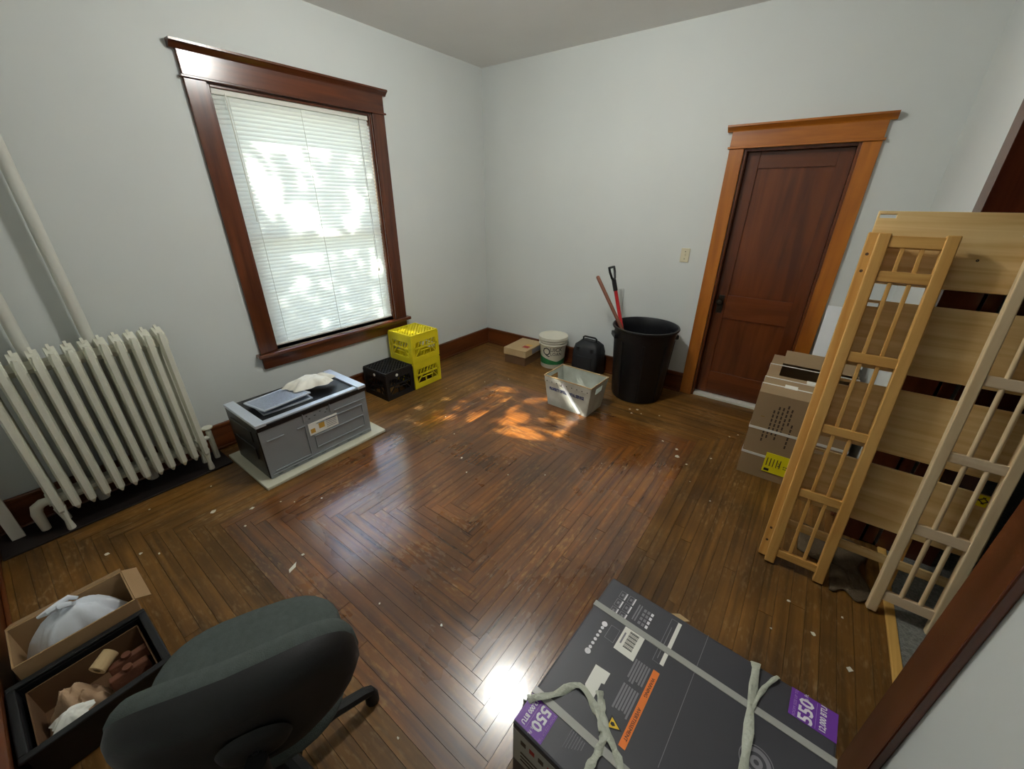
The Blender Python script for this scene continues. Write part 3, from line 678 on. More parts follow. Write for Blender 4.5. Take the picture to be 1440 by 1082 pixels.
loft([rr_ring(.135, .095, 0), rr_ring(.148, .105, .012), rr_ring(.144, .1, .26), rr_ring(.128, .085, .33), rr_ring(.085, .06, .365)]).build('shell', 'case_black', ks, smooth=True, angle=50)
loft([rr_ring(.1485, .008, .02, .004), rr_ring(.1465, .008, .25, .004), rr_ring(.131, .008, .33, .004), rr_ring(.09, .008, .368, .004)]).build('seam', 'can_black', ks)
MB().tube([(-.075, 0, .355), (-.075, 0, .395), (-.06, 0, .405), (.06, 0, .405), (.075, 0, .395), (.075, 0, .355)], .009, 8).build('handle', 'can_black', ks, smooth=True)
B((-.09, -.107, .08), (.09, -.1, .22)).build('front_panel', 'case_black', ks, bevel=.006)
for s_ in (-1, 1): B((s_ * .08 - .015, -.1, .27), (s_ * .08 + .015, -.086, .31)).build('latch', 'can_black', ks, bevel=.003)
fb = tag(MB().grid(lambda u, v: (u * .16, v * .11, .012 + .014 * math.sin(3 * u + 2 * v) ** 2), 8, 6).build('blue_rag', 'ink_grey', smooth=True, solid=.004, loc=(1.24, -.27, -.006)), 'small blue grey rag on the floor between the bucket and the tool case', 'rag')
tc_ = empty('trash_can', (2.125, -.325, 0), 0, 'large round black plastic trash can holding two tool handles', 'trash can')
outer = [(.001, 0), (.215, 0), (.222, .012), (.262, .60), (.266, .61), (.266, .655), (.284, .66), (.288, .67), (.284, .68), (.272, .68), (.262, .66), (.255, .6), (.212, .02), (.001, .018)]
MB().lathe(outer, 48).build('can', 'can_black', tc_, smooth=True, angle=55)
for k, a in enumerate((35, 215)):
    MB().box((-.014, -.07, .57), (.022, .07, .61)).build('handle', 'can_black', tc_, bevel=.008, loc=(.262 * math.cos(R_(a)), .262 * math.sin(R_(a)), 0), rot=(0, 0, R_(a)))
for k in range(8):
    a = R_(k * 45 + 20); MB().box((-.004, -.012, 0), (.004, .012, .55)).build('rib', 'can_black', tc_, bevel=.002, loc=(.223 * math.cos(a), .223 * math.sin(a), .015), rot=(0, R_(3.9), a))
def along(p0, p1):
    d = Vector(p1) - Vector(p0); return d.to_track_quat('Z', 'Y').to_euler(), d.length
# shovel with red shaft and D grip
p0, p1 = (2.07, -.31, .06), (1.748, -.30, 1.09)
ro, ln = along(p0, p1)
sh = empty('shovel', p0, 0, 'shovel with red shaft and black D grip standing in the trash can', 'shovel'); sh.rotation_euler = ro
MB().tube([(0, 0, .12), (0, 0, ln - .14)], .016, 12).build('shaft', 'shovel_red', sh, smooth=True)
MB().tube([(0, 0, ln - .16), (0, 0, ln - .06)], .02, 12).build('socket', 'can_black', sh, smooth=True)
MB().tube([(0, 0, ln - .07), (.03, 0, ln - .045), (.048, 0, ln + .01), (.05, 0, ln + .05), (-.05, 0, ln + .05), (-.048, 0, ln + .01), (-.03, 0, ln - .045), (0, 0, ln - .07)], .011, 8).build('grip', 'can_black', sh, smooth=True)
MB().prism([(-.09, .2), (-.1, .05), (0, -.02), (.1, .05), (.09, .2)], 1, -.002, .002).build('blade', 'steel_dark', sh)
p0, p1 = (2.30, -.385, .06), (1.635, -.37, 1.06)
ro, ln = along(p0, p1)
rh = empty('wooden_pole', p0, 0, 'plain brown wooden tool handle leaning in the trash can', 'tool'); rh.rotation_euler = ro
MB().tube([(0, 0, .02), (0, 0, ln * .6), (0, 0, ln - .01), (0, 0, ln)], [.015, .0155, .016, .01], 12).build('stick', 'shovel_wood', rh, smooth=True)
MB().lathe([(.019, 0), (.019, .06)], 12).build('ferrule', 'steel_dark', rh, smooth=True)
sw = empty('light_switch', (2.265, -.001, 1.255), 0, 'ivory toggle light switch on the wall beside the door', 'switch')
B((-.036, -.006, -.058), (.036, 0, .058)).build('plate', 'ivory', sw, bevel=.002); B((-.005, -.016, -.004), (.005, -.005, .012)).build('toggle', 'ivory', sw, bevel=.001)
for s_ in (-1, 1): MB().lathe([(.004, 0), (.004, .001), (.001, .0015)], 10, T(0, -.006, s_ * .03) @ RX(90)).build('screw', 'steel_dark', sw)
tag(B((1.715, -.012, .57), (1.762, 0, .9)).build('cable_cover', 'wall_paint', bevel=.003), 'short pale raceway strip fixed on the wall behind the shovel', 'raceway')

# postal tote
tt = empty('mail_tote', (1.765, -.885, 0), R_(-2), 'grey corrugated plastic mail tote with blue stencilled lettering', 'tote')
bx, by, tx, ty, hh = .195, .13, .232, .155, .285
def quadwall(c, name, t_=.004):
    m_ = MB().add(c, [(0, 1, 2, 3)]); return m_.build(name, 'tote_board', tt, solid=t_)
B((-bx, -by, .0), (bx, by, .005)).build('bottom', 'tote_board', tt)
quadwall([(-bx, -by, 0), (bx, -by, 0), (tx, -ty, hh), (-tx, -ty, hh)], 'long_side')
quadwall([(-bx, by, 0), (bx, by, 0), (tx, ty, hh), (-tx, ty, hh)], 'long_side')
def lerp(a, b, t): return a + (b - a) * t
for s_ in (-1, 1):
    # end walls with a hand hole
    m_ = MB()
    ys = [-1, -.38, .38, 1]; zs = [0, .19, .245, hh]
    for i in range(3):
        for j in range(3):
            if i == 1 and j == 1: continue
            q = []
            for (ii, jj) in ((i, j), (i + 1, j), (i + 1, j + 1), (i, j + 1)):
                f_ = zs[jj] / hh; q.append((s_ * lerp(bx, tx, f_), ys[ii] * lerp(by, ty, f_), zs[jj]))
            m_.add(q, [(0, 1, 2, 3)])
    m_.build('end_wall', 'tote_board', tt, solid=.004)
rm = MB()
for (a, c) in (((-tx - .004, -ty - .004), (tx + .004, -ty + .004)), ((-tx - .004, ty - .004), (tx + .004, ty + .004)), ((-tx - .004, -ty + .004), (-tx + .004, ty - .004)), ((tx - .004, -ty + .004), (tx + .004, ty - .004))):
    rm.box((a[0], a[1], hh - .006), (c[0], c[1], hh + .004))
rm.build('rim_wire', 'cardboard_light', tt, bevel=.002)
tl_ = math.degrees(math.atan2(ty - by, hh))
Mt = lambda x, z, off=.004: T(x, -lerp(by, ty, z / hh) - off, z) @ RX(90 + tl_)
bd = B((-tx + .006, -.024, 0), (tx - .006, .024, .003)).build('reinforcing_band', 'tote_board', tt); bd.matrix_local = Mt(0, .253)
for k in range(9):
    s0 = MB().lathe([(.005, 0), (.005, .002), (.001, .003)], 8).build('rivet', 'steel_dark', tt); s0.matrix_local = Mt(-.2 + k * .05, .24, .0075)
text('stencil', 'PROPERTY OF U.S. POSTAL SERVICE', .040, 'ink_blue', tt, Mt(-.005, .17), sx=.54, bold=.0016)
tp = B((-.016, -.17, 0), (.016, .13, .0012)).build('packing_tape', 'tape_clear', tt); tp.matrix_local = Mt(.03, .15, .0068) @ RZ(36)

# ------------------------------------------------------------------ carton and board by the door
ct = empty('strapped_carton', (3.375, -.64, 0), 0, 'tall brown shipping carton bound with white straps beside the door', 'carton')
CX, CY, CH = .255, .41, .60
B((-CX + .006, -CY + .006, 0), (CX - .006, CY - .006, .006)).build('bottom', 'carton_brown', ct)
for (lo_, hi_) in (((-CX, -CY, 0), (CX, -CY + .006, CH - .002)), ((-CX, CY - .006, 0), (CX, CY, CH - .002)), ((-CX, -CY + .006, 0), (-CX + .006, CY - .006, CH - .002)), ((CX - .006, -CY + .006, 0), (CX, CY - .006, CH - .002))):
    B(lo_, hi_).build('side', 'carton_brown', ct)
fp = MB().box((-CX, -CY, CH - .002), (CX, -CY + .36, CH + .004)).build('top_flap', 'carton_brown', ct)
B((-CX, CY - .16, CH - .002), (CX, CY, CH + .004)).build('top_flap', 'carton_brown', ct)
B((-CX, -CY + .36, CH - .002), (-CX + .07, CY - .16, CH + .004)).build('top_flap', 'carton_brown', ct)
MB().box((0, 0, 0), (.43, .005, .10)).build('raised_flap', 'carton_brown', ct, loc=(-CX + .07, CY - .165, CH), rot=(R_(-32), 0, 0))
def loop_xz(z): return [(-CX - .002, -CY - .002, z), (CX + .002, -CY - .002, z), (CX + .002, CY + .002, z), (-CX - .002, CY + .002, z)]
for z in (.355, .165):
    m_ = MB(); e = .0025
    m_.box((-CX - e, -CY - e, z - .008), (CX + e, -CY, z + .008)).box((-CX - e, CY, z - .008), (CX + e, CY + e, z + .008)).box((-CX - e, -CY, z - .008), (-CX, CY, z + .008)).box((CX, -CY, z - .008), (CX + e, CY, z + .008))
    m_.build('strap', 'strap_white', ct)
for y in (-.25, -.12, .17):
    m_ = MB(); e = .003
    m_.box((-CX - e, y - .006, CH + .004), (CX + e, y + .006, CH + .007)).box((-CX - e, y - .006, 0), (-CX, y + .006, CH + .007)).box((CX, y - .006, 0), (CX + e, y + .006, CH + .007))
    m_.build('strap', 'strap_white', ct)
for (x, y, sx_) in ((-.1, -.235, .045), (.02, -.08, .06)): B((x - sx_ / 1.3, y - .028, CH + .004), (x + sx_ / 1.3, y + .028, CH + .0078)).build('shipping_label', 'label_white', ct)
yl = B((-.118, -CY - .005, .062), (.022, -CY - .0025, .205)).build('energy_label', 'label_yellow', ct)
B((-.108, -CY - .0058, .072), (-.08, -CY - .004, .09)).build('label_block', 'ink_black', yl)
for k in range(5): B((-.105 + k * .018, -CY - .0058, .11), (-.1 + k * .018, -CY - .004, .17)).build('label_line', 'ink_brown', yl)
text('label_figure', '2', .035, 'ink_black', yl, T(-.035, -CY - .0055, .135) @ RX(90)); text('label_figure', '12', .03, 'ink_black', yl, T(.0, -CY - .0055, .125) @ RX(90) @ RZ(90))
for k in range(7):
    z0 = (.27, .3, .33, .3, .35, .42, .26)[k]; z1 = (.38, .53, .55, .56, .56, .56, .45)[k]
    x = -.175 + k * .022
    n_ = int((z1 - z0) / .03)
    pr = MB()
    for q in range(n_): pr.box((x, -CY - .0008, z0 + q * .03), (x + .009, -CY + .001, z0 + q * .03 + .022))
    pr.build('print_line', 'ink_brown', ct)
B((-.21, -CY - .001, .44), (-.19, -CY + .001, .446)).build('staple', 'brass', ct)
pb = tag(B((0, 0, 0), (.30, .010, .42)).build('melamine_sheet', 'white_panel', bevel=.001, loc=(3.345, -.245, .612), rot=(R_(-26), 0, 0)), 'blank white panel leaning on the wall above the strapped carton', 'panel')

# ------------------------------------------------------------------ leaning headboard and ladder guard rails
KH = .235; TILTD = math.degrees(math.atan(KH))
hbd = empty('slatted_headboard', (3.72, -1.74, .0), 0, 'pale pine slatted headboard leaning against the opening jamb', 'headboard')
hbd.rotation_euler = (-math.atan(KH), 0, 0)
cs = math.cos(math.atan(KH))
def hbz(z): return z / cs
for (z0, z1, x0, x1) in ((1.361, 1.647, 3.357, 4.085), (1.008, 1.293, 3.402, 4.055), (.665, .943, 3.402, 4.055), (.329, .603, 3.402, 4.055)):
    pk = holed(x0 - 3.72, x1 - 3.72, hbz(z0), hbz(z1), .018, 0, [(x0 - 3.72 + .008, hbz(z1) - .028, x0 - 3.72 + .062, hbz(z1) - .012)], lambda u, v, d: (u, d, v)).build('plank', 'pine_x', hbd, bevel=.002)
B((3.415 - 3.72, .0, hbz(.172)), (4.035 - 3.72, .018, hbz(.212))).build('bottom_rail', 'pine_x', hbd, bevel=.003)
for x in (3.612, 3.845): B((x - .016 - 3.72, .018, 0.004), (x + .016 - 3.72, .038, hbz(1.36))).build('post', 'pine_z', hbd, bevel=.002)
tgw = B((3.79 - 3.72, -.0012, hbz(1.565)), (3.885 - 3.72, .0, hbz(1.60))).build('paper_tag', 'label_white', hbd); B((3.795 - 3.72, -.002, hbz(1.57)), (3.83 - 3.72, -.001, hbz(1.59))).build('tag_print', 'ink_lilac', tgw)
MB().lathe([(.005, 0), (.005, .001), (.001, .001)], 10, RX(90)).build('knot', 'ink_brown', hbd, loc=(3.70 - 3.72, -.0005, hbz(1.475)))
yt = B((3.965 - 3.72, -.0015, hbz(.555)), (4.02 - 3.72, .0, hbz(.602))).build('warning_sticker', 'label_yellow', hbd)
for s_ in (-1, 1):
    for k in range(2):
        st = B((-.022, -.0008, -.002), (.022, .0, .002)).build('sticker_line', 'ink_brown', yt); st.matrix_local = T(3.98 - 3.72 + k * .026, -.0016, hbz(.58)) @ RY(40 * s_)
def ladder(loc, k, width, length, rungs, label, stile_w, mats, spindle_x, round_, yaw=0, roll=0, group=None):
    r = empty('ladder_rail', loc, 0, label, 'ladder', group); r.rotation_euler = (-math.atan(k), R_(roll), R_(yaw))
    th = .034
    for x0 in (0, width - stile_w): B((x0, 0, 0), (x0 + stile_w, th, length)).build('stile', mats[0], r, bevel=.004)
    for (a, b_) in rungs: B((stile_w - .002, .004, a), (width - stile_w + .002, th - .004, b_)).build('rung', mats[1], r, bevel=.003)
    for sx_ in spindle_x:
        lo, hi = rungs[0][1] - .01, rungs[-1][0] + .01
        if round_: MB().tube([(sx_, th / 2 - .004, lo), (sx_, th / 2 - .004, hi)], .009, 12).build('spindle', mats[0], r, smooth=True)
        else: B((sx_ - .007, .008, lo), (sx_ + .007, .024, hi)).build('spindle', mats[0], r, bevel=.002)
    return r
RU = [(.044, .082), (.390, .430), (.722, .762), (1.062, 1.106), (1.408, 1.452), (1.545, 1.592)]
sr = empty('bed_rail', (3.345, -1.776, .008), 0, 'plain honey pine bed rail standing behind the ladder with flat spindles', 'bed rail'); sr.rotation_euler = (-math.atan(KH), 0, 0)
B((0, 0, 0), (.058, .030, 1.60)).build('rail_board', 'pine_z', sr, bevel=.004)
for z in (.09, .16, 1.44, 1.51): MB().lathe([(.006, 0), (.006, .002), (.001, .002)], 10, T(.018, .0, z) @ RX(90)).build('bolt_hole', 'ink_brown', sr)
ladder((3.377, -1.812, .008), KH, .245, 1.60, RU, 'honey pine ladder rail with flat spindles leaning in front of the headboard', .042, ('pine_z', 'pine_xr'), (.09, .15), False, group=None)
RU2 = [(.068, .112), (.407, .454), (.745, .787), (1.065, 1.108), (1.408, 1.452), (1.545, 1.592)]
ladder((3.783, -1.838, .010), .255, .232, 1.60, RU2, 'pale pine ladder rail with round dowels leaning near the opening casing', .036, ('pale_z', 'pale_xr'), (.09, .152), True, roll=.9)
# rumpled carpet remnant on the floor behind the ladder rails
def rem(u, v):
    y = -1.80 + v * .40; t_ = min(1, max(0, (v - .34) / .12)); t_ = t_ * t_ * (3 - 2 * t_)
    x0 = 3.648 - .14 * t_; x1 = 3.785 + .02 * math.sin(9 * v)
    e = .02 * math.sin(9 * u + 1)
    z = .007 + (.028 * max(0, math.sin(5 * v + 4 * u)) + .012 * math.sin(9 * u + 6 * v) ** 2) * math.sin(math.pi * u) * math.sin(math.pi * v)
    return (x0 + (x1 - x0) * u, y + e * (2 * v - 1), z)
tag(MB().grid(rem, 20, 26).build('carpet_remnant', 'remnant', smooth=True, solid=.008), 'rumpled grey brown carpet remnant on the floor under the headboard', 'carpet')

# ------------------------------------------------------------------ big appliance carton in the foreground
bb = empty('appliance_carton', (2.906, -2.743, 0), R_(-3), 'large dark grey appliance carton with purple size panels and grey straps', 'carton')
BX, BY, BH = .653, .567, .45
B((0, -BY, 0), (BX, 0, BH)).build('carton_body', 'box_dark', bb, bevel=.006)
Z = BH
def pr(name, x0, y0, x1, y1, mat, parent=None, h=.0008):
    return B((min(x0, x1), min(y0, y1), Z - .001), (max(x0, x1), max(y0, y1), Z + h)).build(name, mat, parent or bb)
pL = pr('size_panel', 0.001, -.560, .085, -.482, 'ink_purple'); pR = pr('size_panel', .548, -.082, .652, -.002, 'ink_purple')
ML = lambda x, y: T(x, y, Z + .0008) @ RZ(-90); MR = lambda x, y: T(x, y, Z + .0008) @ RZ(90)
text('size_text', '550', .040, 'ink_white', pL, ML(.053, -.515), bold=.0011); text('size_text', '12,000 BTU', .017, 'ink_white', pL, ML(.022, -.520), sx=.8, bold=.0004)
text('size_text', 'ROOM SIZE UP TO', .0085, 'ink_lilac', pL, ML(.078, -.521)); text('size_text', 'Sq. Ft.', .012, 'ink_white', pL, ML(.049, -.550), sx=.8); pr('divider', .034, -.556, .035, -.486, 'ink_lilac', pL, .0014)
text('size_text', '550', .044, 'ink_white', pR, MR(.586, -.048), bold=.0012); text('size_text', '12,000 BTU', .019, 'ink_white', pR, MR(.622, -.040), sx=.8, bold=.0004)
text('size_text', 'ROOM SIZE UP TO', .0095, 'ink_lilac', pR, MR(.560, -.042)); text('size_text', 'Sq. Ft.', .012, 'ink_white', pR, MR(.582, -.010), sx=.8); pr('divider', .606, -.078, .607, -.006, 'ink_lilac', pR, .0014)
ob = pr('warning_bar', .233, -.435, .251, -.208, 'ink_orange')
text('warning_text', 'WARNING', .0125, 'ink_black', ob, ML(.242, -.262)); text('warning_text', 'AVERTISSEMENT', .0125, 'ink_black', ob, ML(.242, -.372))
for (x0, x1, y0, y1) in ((.182, .229, -.212, -.285), (.182, .229, -.294, -.374)):
    n_ = 6
    for k in range(n_):
        x = lerp(x0, x1, k / n_); pr('text_line', x, y0, x + .005, y1 + rnd.uniform(0, .014), 'ink_grey')
tri = MB().prism([(.0, -.018), (.036, 0), (.0, .018)], 2, 0, .0009).build('hazard_sign', 'ink_black', bb, loc=(.192, -.405, Z))
MB().prism([(.003, -.0135), (.030, 0), (.003, .0135)], 2, .0009, .0015).build('hazard_face', 'ink_yellow', tri)
MB().prism([(.006, -.003), (.012, -.005), (.018, 0), (.012, .005), (.006, .003)], 2, .0015, .002).build('flame_mark', 'ink_black', tri)
bc = pr('barcode_label', .115, -.226, .178, -.136, 'label_white')
for k in range(14):
    y = -.205 + k * .0044; pr('bar', .135, y, .163, y + (.0014 if k % 3 else .0028), 'ink_black', bc, .0014)
pr('text_line', .122, -.2, .127, -.16, 'ink_grey', bc, .0014)
pr('white_strip', .240, -.182, .251, -.020, 'label_white')
for (a) in ((.219, -.184, .2205, -.02), (.219, -.0205, .24, -.0195), (.219, -.184, .24, -.183), (.228, -.17, .230, -.05)): pr('frame_line', *a, 'ink_grey')
for i in range(2):
    for j in range(3):
        x, y = .05 + i * .03, -.03 - j * .036
        fr_ = pr('icon_frame', x, y - .03, x + .018, y, 'ink_grey'); pr('icon_fill', x + .002, y - .028, x + .016, y - .002, 'box_dark', fr_, .0013); pr('icon_bar', x + .019, y - .03, x + .023, y, 'ink_white')
        pr('icon_dot', x + .006, y - .02, x + .013, y - .01, 'ink_grey', fr_, .0018)
for i in range(3):
    for j in range(4):
        x, y = .138 + i * .012, -.045 - j * .017
        ic = pr('icon_mark', x, y - .011, x + .008, y, 'ink_white' if i == 2 else 'ink_grey')
for k in range(2): pr('text_line', .118 + k * .008, -.105, .122 + k * .008, -.04, 'ink_grey')
pr('print_frame', .078, -.215, .108, -.165, 'ink_grey', None, .0005)
pr('print_frame_fill', .0795, -.2135, .1065, -.1665, 'box_dark', None, .0008)
for k in range(8):
    r_ = .009 if k in (0, 7) else .005
    MB().lathe([(r_, 0), (r_, .0009), (.0005, .0009)], 14).build('icon_dot', 'ink_white', bb, loc=(.06, -.177 - k * .0153, Z))
# plain white torn sticker
MB().prism([(.098, -.303), (.142, -.299), (.142, -.335), (.134, -.337), (.136, -.386), (.115, -.39), (.100, -.368)], 2, Z, Z + .001).build('torn_sticker', 'label_white', bb)
pr('crease', .3255, -.414, .327, .0, 'ink_grey', None, .0004)
for k in range(7): pr('text_line', .128 + k * .0065, -.53 + .004 * k, .1295 + k * .0065, -.485 + rnd.uniform(0, .01), 'ink_grey')
lg = MB()
for (r0, r1) in ((.036, .038), (.022, .032), (.006, .014)):
    lg.lathe([(r0, 0), (r1, 0), (r1, .0009), (r0, .0009)], 32)
lg.build('round_emblem', 'ink_grey', bb, loc=(.505, -.252, Z + .0001))
# straps around the carton
def strap(y, w_=.020, mat='strap_grey'):
    e = .0022
    m_ = MB().box((-e, y - w_ / 2, BH), (BX + e, y + w_ / 2, BH + e)).box((-e, y - w_ / 2, 0.002), (0, y + w_ / 2, BH)).box((BX, y - w_ / 2, .002), (BX + e, y + w_ / 2, BH))
    m_.build('strap', mat, bb)
strap(-.13); strap(-.47)
m_ = MB()
def ribbon(pts, w0, z=BH + .004, name='twine', tw=.004):
    m_ = MB(); P = [Vector((p[0], p[1], (p[2] if len(p) > 2 else z))) for p in pts]
    # smooth path
    Q = []
    for i in range(len(P) - 1):
        a, b_, c, d = P[max(i - 1, 0)], P[i], P[i + 1], P[min(i + 2, len(P) - 1)]
        for s_ in range(5):
            t_ = s_ / 5; Q.append(.5 * ((2 * b_) + (c - a) * t_ + (2 * a - 5 * b_ + 4 * c - d) * t_ * t_ + (3 * b_ - a - 3 * c + d) * t_ ** 3))
    Q.append(P[-1])
    n = 8; up = Vector((0, 0, 1))
    for i, p in enumerate(Q):
        d = (Q[min(i + 1, len(Q) - 1)] - Q[max(i - 1, 0)]).normalized()
        x = d.cross(up) if abs(d.z) < .9 else d.cross(Vector((0, 1, 0))); x.normalize(); y = x.cross(d).normalized()
        tw_ = .45 * math.sin(i * .9); wd = w0 * 1.5 * (1 + .22 * math.sin(i * 1.7)); hg = .0028
        for k in range(n):
            a = 2 * math.pi * k / n; c, q = wd * math.cos(a), hg * math.sin(a)
            m_.v.append(tuple(p + x * (c * math.cos(tw_) - q * math.sin(tw_)) + y * (c * math.sin(tw_) + q * math.cos(tw_))))
    for i in range(len(Q) - 1):
        for k in range(n): m_.f.append((i * n + k, i * n + (k + 1) % n, (i + 1) * n + (k + 1) % n, (i + 1) * n + k))
    return m_.build(name, 'twine', bb, smooth=True, angle=70)
ribbon([(-.004, -.508, .40), (.003, -.502), (.05, -.446), (.091, -.383), (.155, -.406), (.192, -.436), (.202, -.470), (.200, -.52), (.2, -.571), (.2, -.571, .38)], .0065)
ribbon([(.153, -.375), (.187, -.42), (.232, -.452), (.262, -.48), (.275, -.53), (.28, -.571), (.28, -.571, .36)], .0065)
ribbon([(.14, -.36), (.165, -.395), (.19, -.44)], .007)
ribbon([(.455, .004, .38), (.457, -.002), (.470, -.14), (.484, -.285), (.492, -.42), (.5, -.571), (.5, -.571, .38)], .0075)
ribbon([(.47, -.138), (.488, -.06), (.512, -.002), (.516, .004, .41)], .004)
MB().prism([(.16, 0), (.20, 0), (.235, .03), (.20, .035), (.18, .02)], 2, -.03, -.026).build('torn_flap', 'cardboard_light', bb, loc=(.03, 0, BH))
fpn = B((.004, -BY - .001, BH - .17), (BX - .004, -BY, BH - .02)).build('front_print', 'print_grey', bb)
for k in range(4): B((.03 + k * .028, -BY - .002, BH - .064), (.046 + k * .028, -BY - .0005, BH - .046)).build('faded_mark', 'ink_red' if k % 2 else 'ink_brown', fpn)
for k in range(3): B((.03, -BY - .002, BH - .11 - k * .018), (.2, -BY - .0005, BH - .104 - k * .018)).build('text_line', 'ink_brown', fpn)

# ------------------------------------------------------------------ office chair
ch = empty('office_chair', (2.25, -3.68, 0), R_(154), 'worn grey green fabric office chair with a black plastic back shell', 'chair')
# local +X is the front of the chair
def rsq(hx, hy, z, p=3.2, n=36, cx=0, cz=None):
    out = []
    for k in range(n):
        a = 2 * math.pi * k / n; c, s_ = math.cos(a), math.sin(a)
        out.append((cx + hx * math.copysign(abs(c) ** (2 / p), c), hy * math.copysign(abs(s_) ** (2 / p), s_), z))
    return out
loft([rsq(.205, .215, .425), rsq(.225, .238, .445), rsq(.23, .245, .47), rsq(.218, .232, .495), rsq(.17, .18, .508), rsq(.08, .09, .510)]).build('seat_cushion', 'chair_fabric', ch, smooth=True, angle=70)
loft([rsq(.14, .15, .38), rsq(.2, .21, .405), rsq(.212, .224, .428)]).build('seat_pan', 'chair_shell', ch, smooth=True, angle=60)
# backrest: outline in (y, z) swept by depth; reclined slightly
def back_outline(n=40):
    out = []
    for k in range(n):
        a = 2 * math.pi * k / n; c, s_ = math.cos(a), math.sin(a)
        y = .228 * math.copysign(abs(c) ** .62, c); z = .185 * math.copysign(abs(s_) ** .68, s_)
        y *= 1 - .42 * max(0, -z / .185) ** 1.3
        out.append((y, z))
    return out
BO = back_outline()
bk_ = empty('backrest', (-.225, -.065, .67), 0); bk_.parent = ch; bk_.rotation_euler = (0, R_(-12), 0)
def bring(x, s_, bend=.05): return [(x + bend * (y / .215) ** 2 * .6, y * s_, z * s_) for (y, z) in BO]
loft([bring(.012, .99), bring(.02, 1.0), bring(.035, .985), bring(.05, .94), bring(.06, .82), bring(.064, .5)]).build('back_cushion', 'chair_fabric', bk_, smooth=True, angle=70)
loft([bring(-.05, .62), bring(-.044, .82), bring(-.03, .94), bring(-.008, .99), bring(.012, .99)]).build('back_shell', 'chair_shell', bk_, smooth=True, angle=60)
MB().lathe([(.07, -.008), (.06, .004), (.04, .010), (.014, .011), (.011, .007), (.001, .007)], 24, T(-.05, 0, -.03) @ RY(-90)).build('mount_boss', 'chair_shell', bk_, smooth=True)
MB().lathe([(.006, 0), (.006, .003), (.001, .003)], 10, T(-.058, 0, -.03) @ RY(-90)).build('bolt', 'steel_dark', bk_)
MB().tube([(-.29, -.065, .62), (-.30, -.06, .5), (-.26, -.04, .40), (-.15, -.01, .375), (0, 0, .375)], [.022, .026, .026, .024, .02], 10).build('back_bar', 'chair_shell', ch, smooth=True)
MB().lathe([(.03, .09), (.03, .25), (.02, .25), (.02, .39)], 16).build('gas_lift', 'chair_grey', ch, smooth=True)
MB().lathe([(.001, .06), (.05, .06), (.055, .09), (.045, .125), (.03, .13)], 20).build('hub', 'chair_shell', ch, smooth=True)
for k in range(5):
    a = R_(k * 72 + 78.6 - 154)
    lg_ = MB().tube([(.03, 0, .105), (.16, 0, .1), (.26, 0, .075), (.285, 0, .06)], [.024, .022, .02, .017], 8).build('leg', 'chair_shell', ch, smooth=True, rot=(0, 0, a))
    MB().lathe([(.014, 0), (.024, .006), (.024, .04), (.014, .068), (.001, .082)], 10, T(.282, 0, 0)).build('foot_glide', 'chair_shell', lg_, smooth=True)

# ------------------------------------------------------------------ open boxes near the corner
ob1 = empty('open_box', (1.225, -3.975, 0), R_(0), 'open cardboard box holding a tied white plastic bag', 'box')
hx, hy, hz = .11, .165, .20
B((-hx, -hy, 0), (hx, hy, .006)).build('bottom', 'cardboard', ob1)
for (n_, lo, hi) in (('side', (-hx, -hy, 0), (-hx + .005, hy, hz)), ('side', (hx - .005, -hy, 0), (hx, hy, hz)), ('side', (-hx + .005, -hy, 0), (hx - .005, -hy + .005, hz)), ('side', (-hx + .005, hy - .005, 0), (hx - .005, hy, hz))):
    B(lo, hi).build(n_, 'cardboard', ob1)
MB().box((-.12, -hy, 0), (0, hy, .004)).build('flap', 'cardboard', ob1, loc=(-hx, 0, hz), rot=(0, R_(-30), 0))
MB().box((-hx, 0, 0), (hx, .05, .004)).build('flap', 'cardboard', ob1, loc=(0, hy, hz), rot=(R_(-25), 0, 0))
bg1 = crumple('tied_bag', 1.225, -3.975, .05, .098, .150, .20, 'bag_blue', 11, 'tied white plastic bag inside the open cardboard box', 'bag', 0, amp=.16, fall=2.6)
kn = MB()
P = [(0, -.07, .215), (.012, -.045, .225), (.0, -.012, .222), (-.01, .015, .226), (.005, .035, .215)]
kn.tube(P, [.006, .012, .016, .011, .006], 8).build('knot', 'bag_blue', bg1, smooth=True); MB().tube([(-.01, -.02, .2), (.02, -.01, .23), (.026, .012, .222), (.008, .018, .2)], [.01, .011, .01, .007], 8).build('loop', 'bag_blue', bg1, smooth=True)
tr_ = empty('black_tray', (1.53, -3.985, 0), R_(1), 'black open plastic tray of brown odds and ends', 'tray')
hx, hy, hz = .155, .175, .15
B((-hx + .012, -hy + .012, 0), (hx - .012, hy - .012, .006)).build('tray_bottom', 'black_plastic', tr_)
wl_ = MB()
for (a, c) in (((-hx, -hy), (-hx + .012, hy)), ((hx - .012, -hy), (hx, hy)), ((-hx + .012, -hy), (hx - .012, -hy + .012)), ((-hx + .012, hy - .012), (hx - .012, hy))):
    wl_.box((a[0], a[1], 0), (c[0], c[1], hz))
wl_.build('tray_walls', 'black_plastic', tr_, bevel=.004)
rm = MB()
for (a, c) in (((-hx - .012, -hy - .012), (-hx + .012, hy + .012)), ((hx - .012, -hy - .012), (hx + .012, hy + .012)), ((-hx + .012, -hy - .012), (hx - .012, -hy + .012)), ((-hx + .012, hy - .012), (hx - .012, hy + .012))):
    rm.box((a[0], a[1], hz), (c[0], c[1], hz + .012))
rm.build('tray_rim', 'black_plastic', tr_, bevel=.004)
inb = empty('inner_carton', (1.53, -3.985, .006), R_(1), 'shallow brown carton set inside the black tray', 'box')
iw = MB(); ix, iy = .125, .15
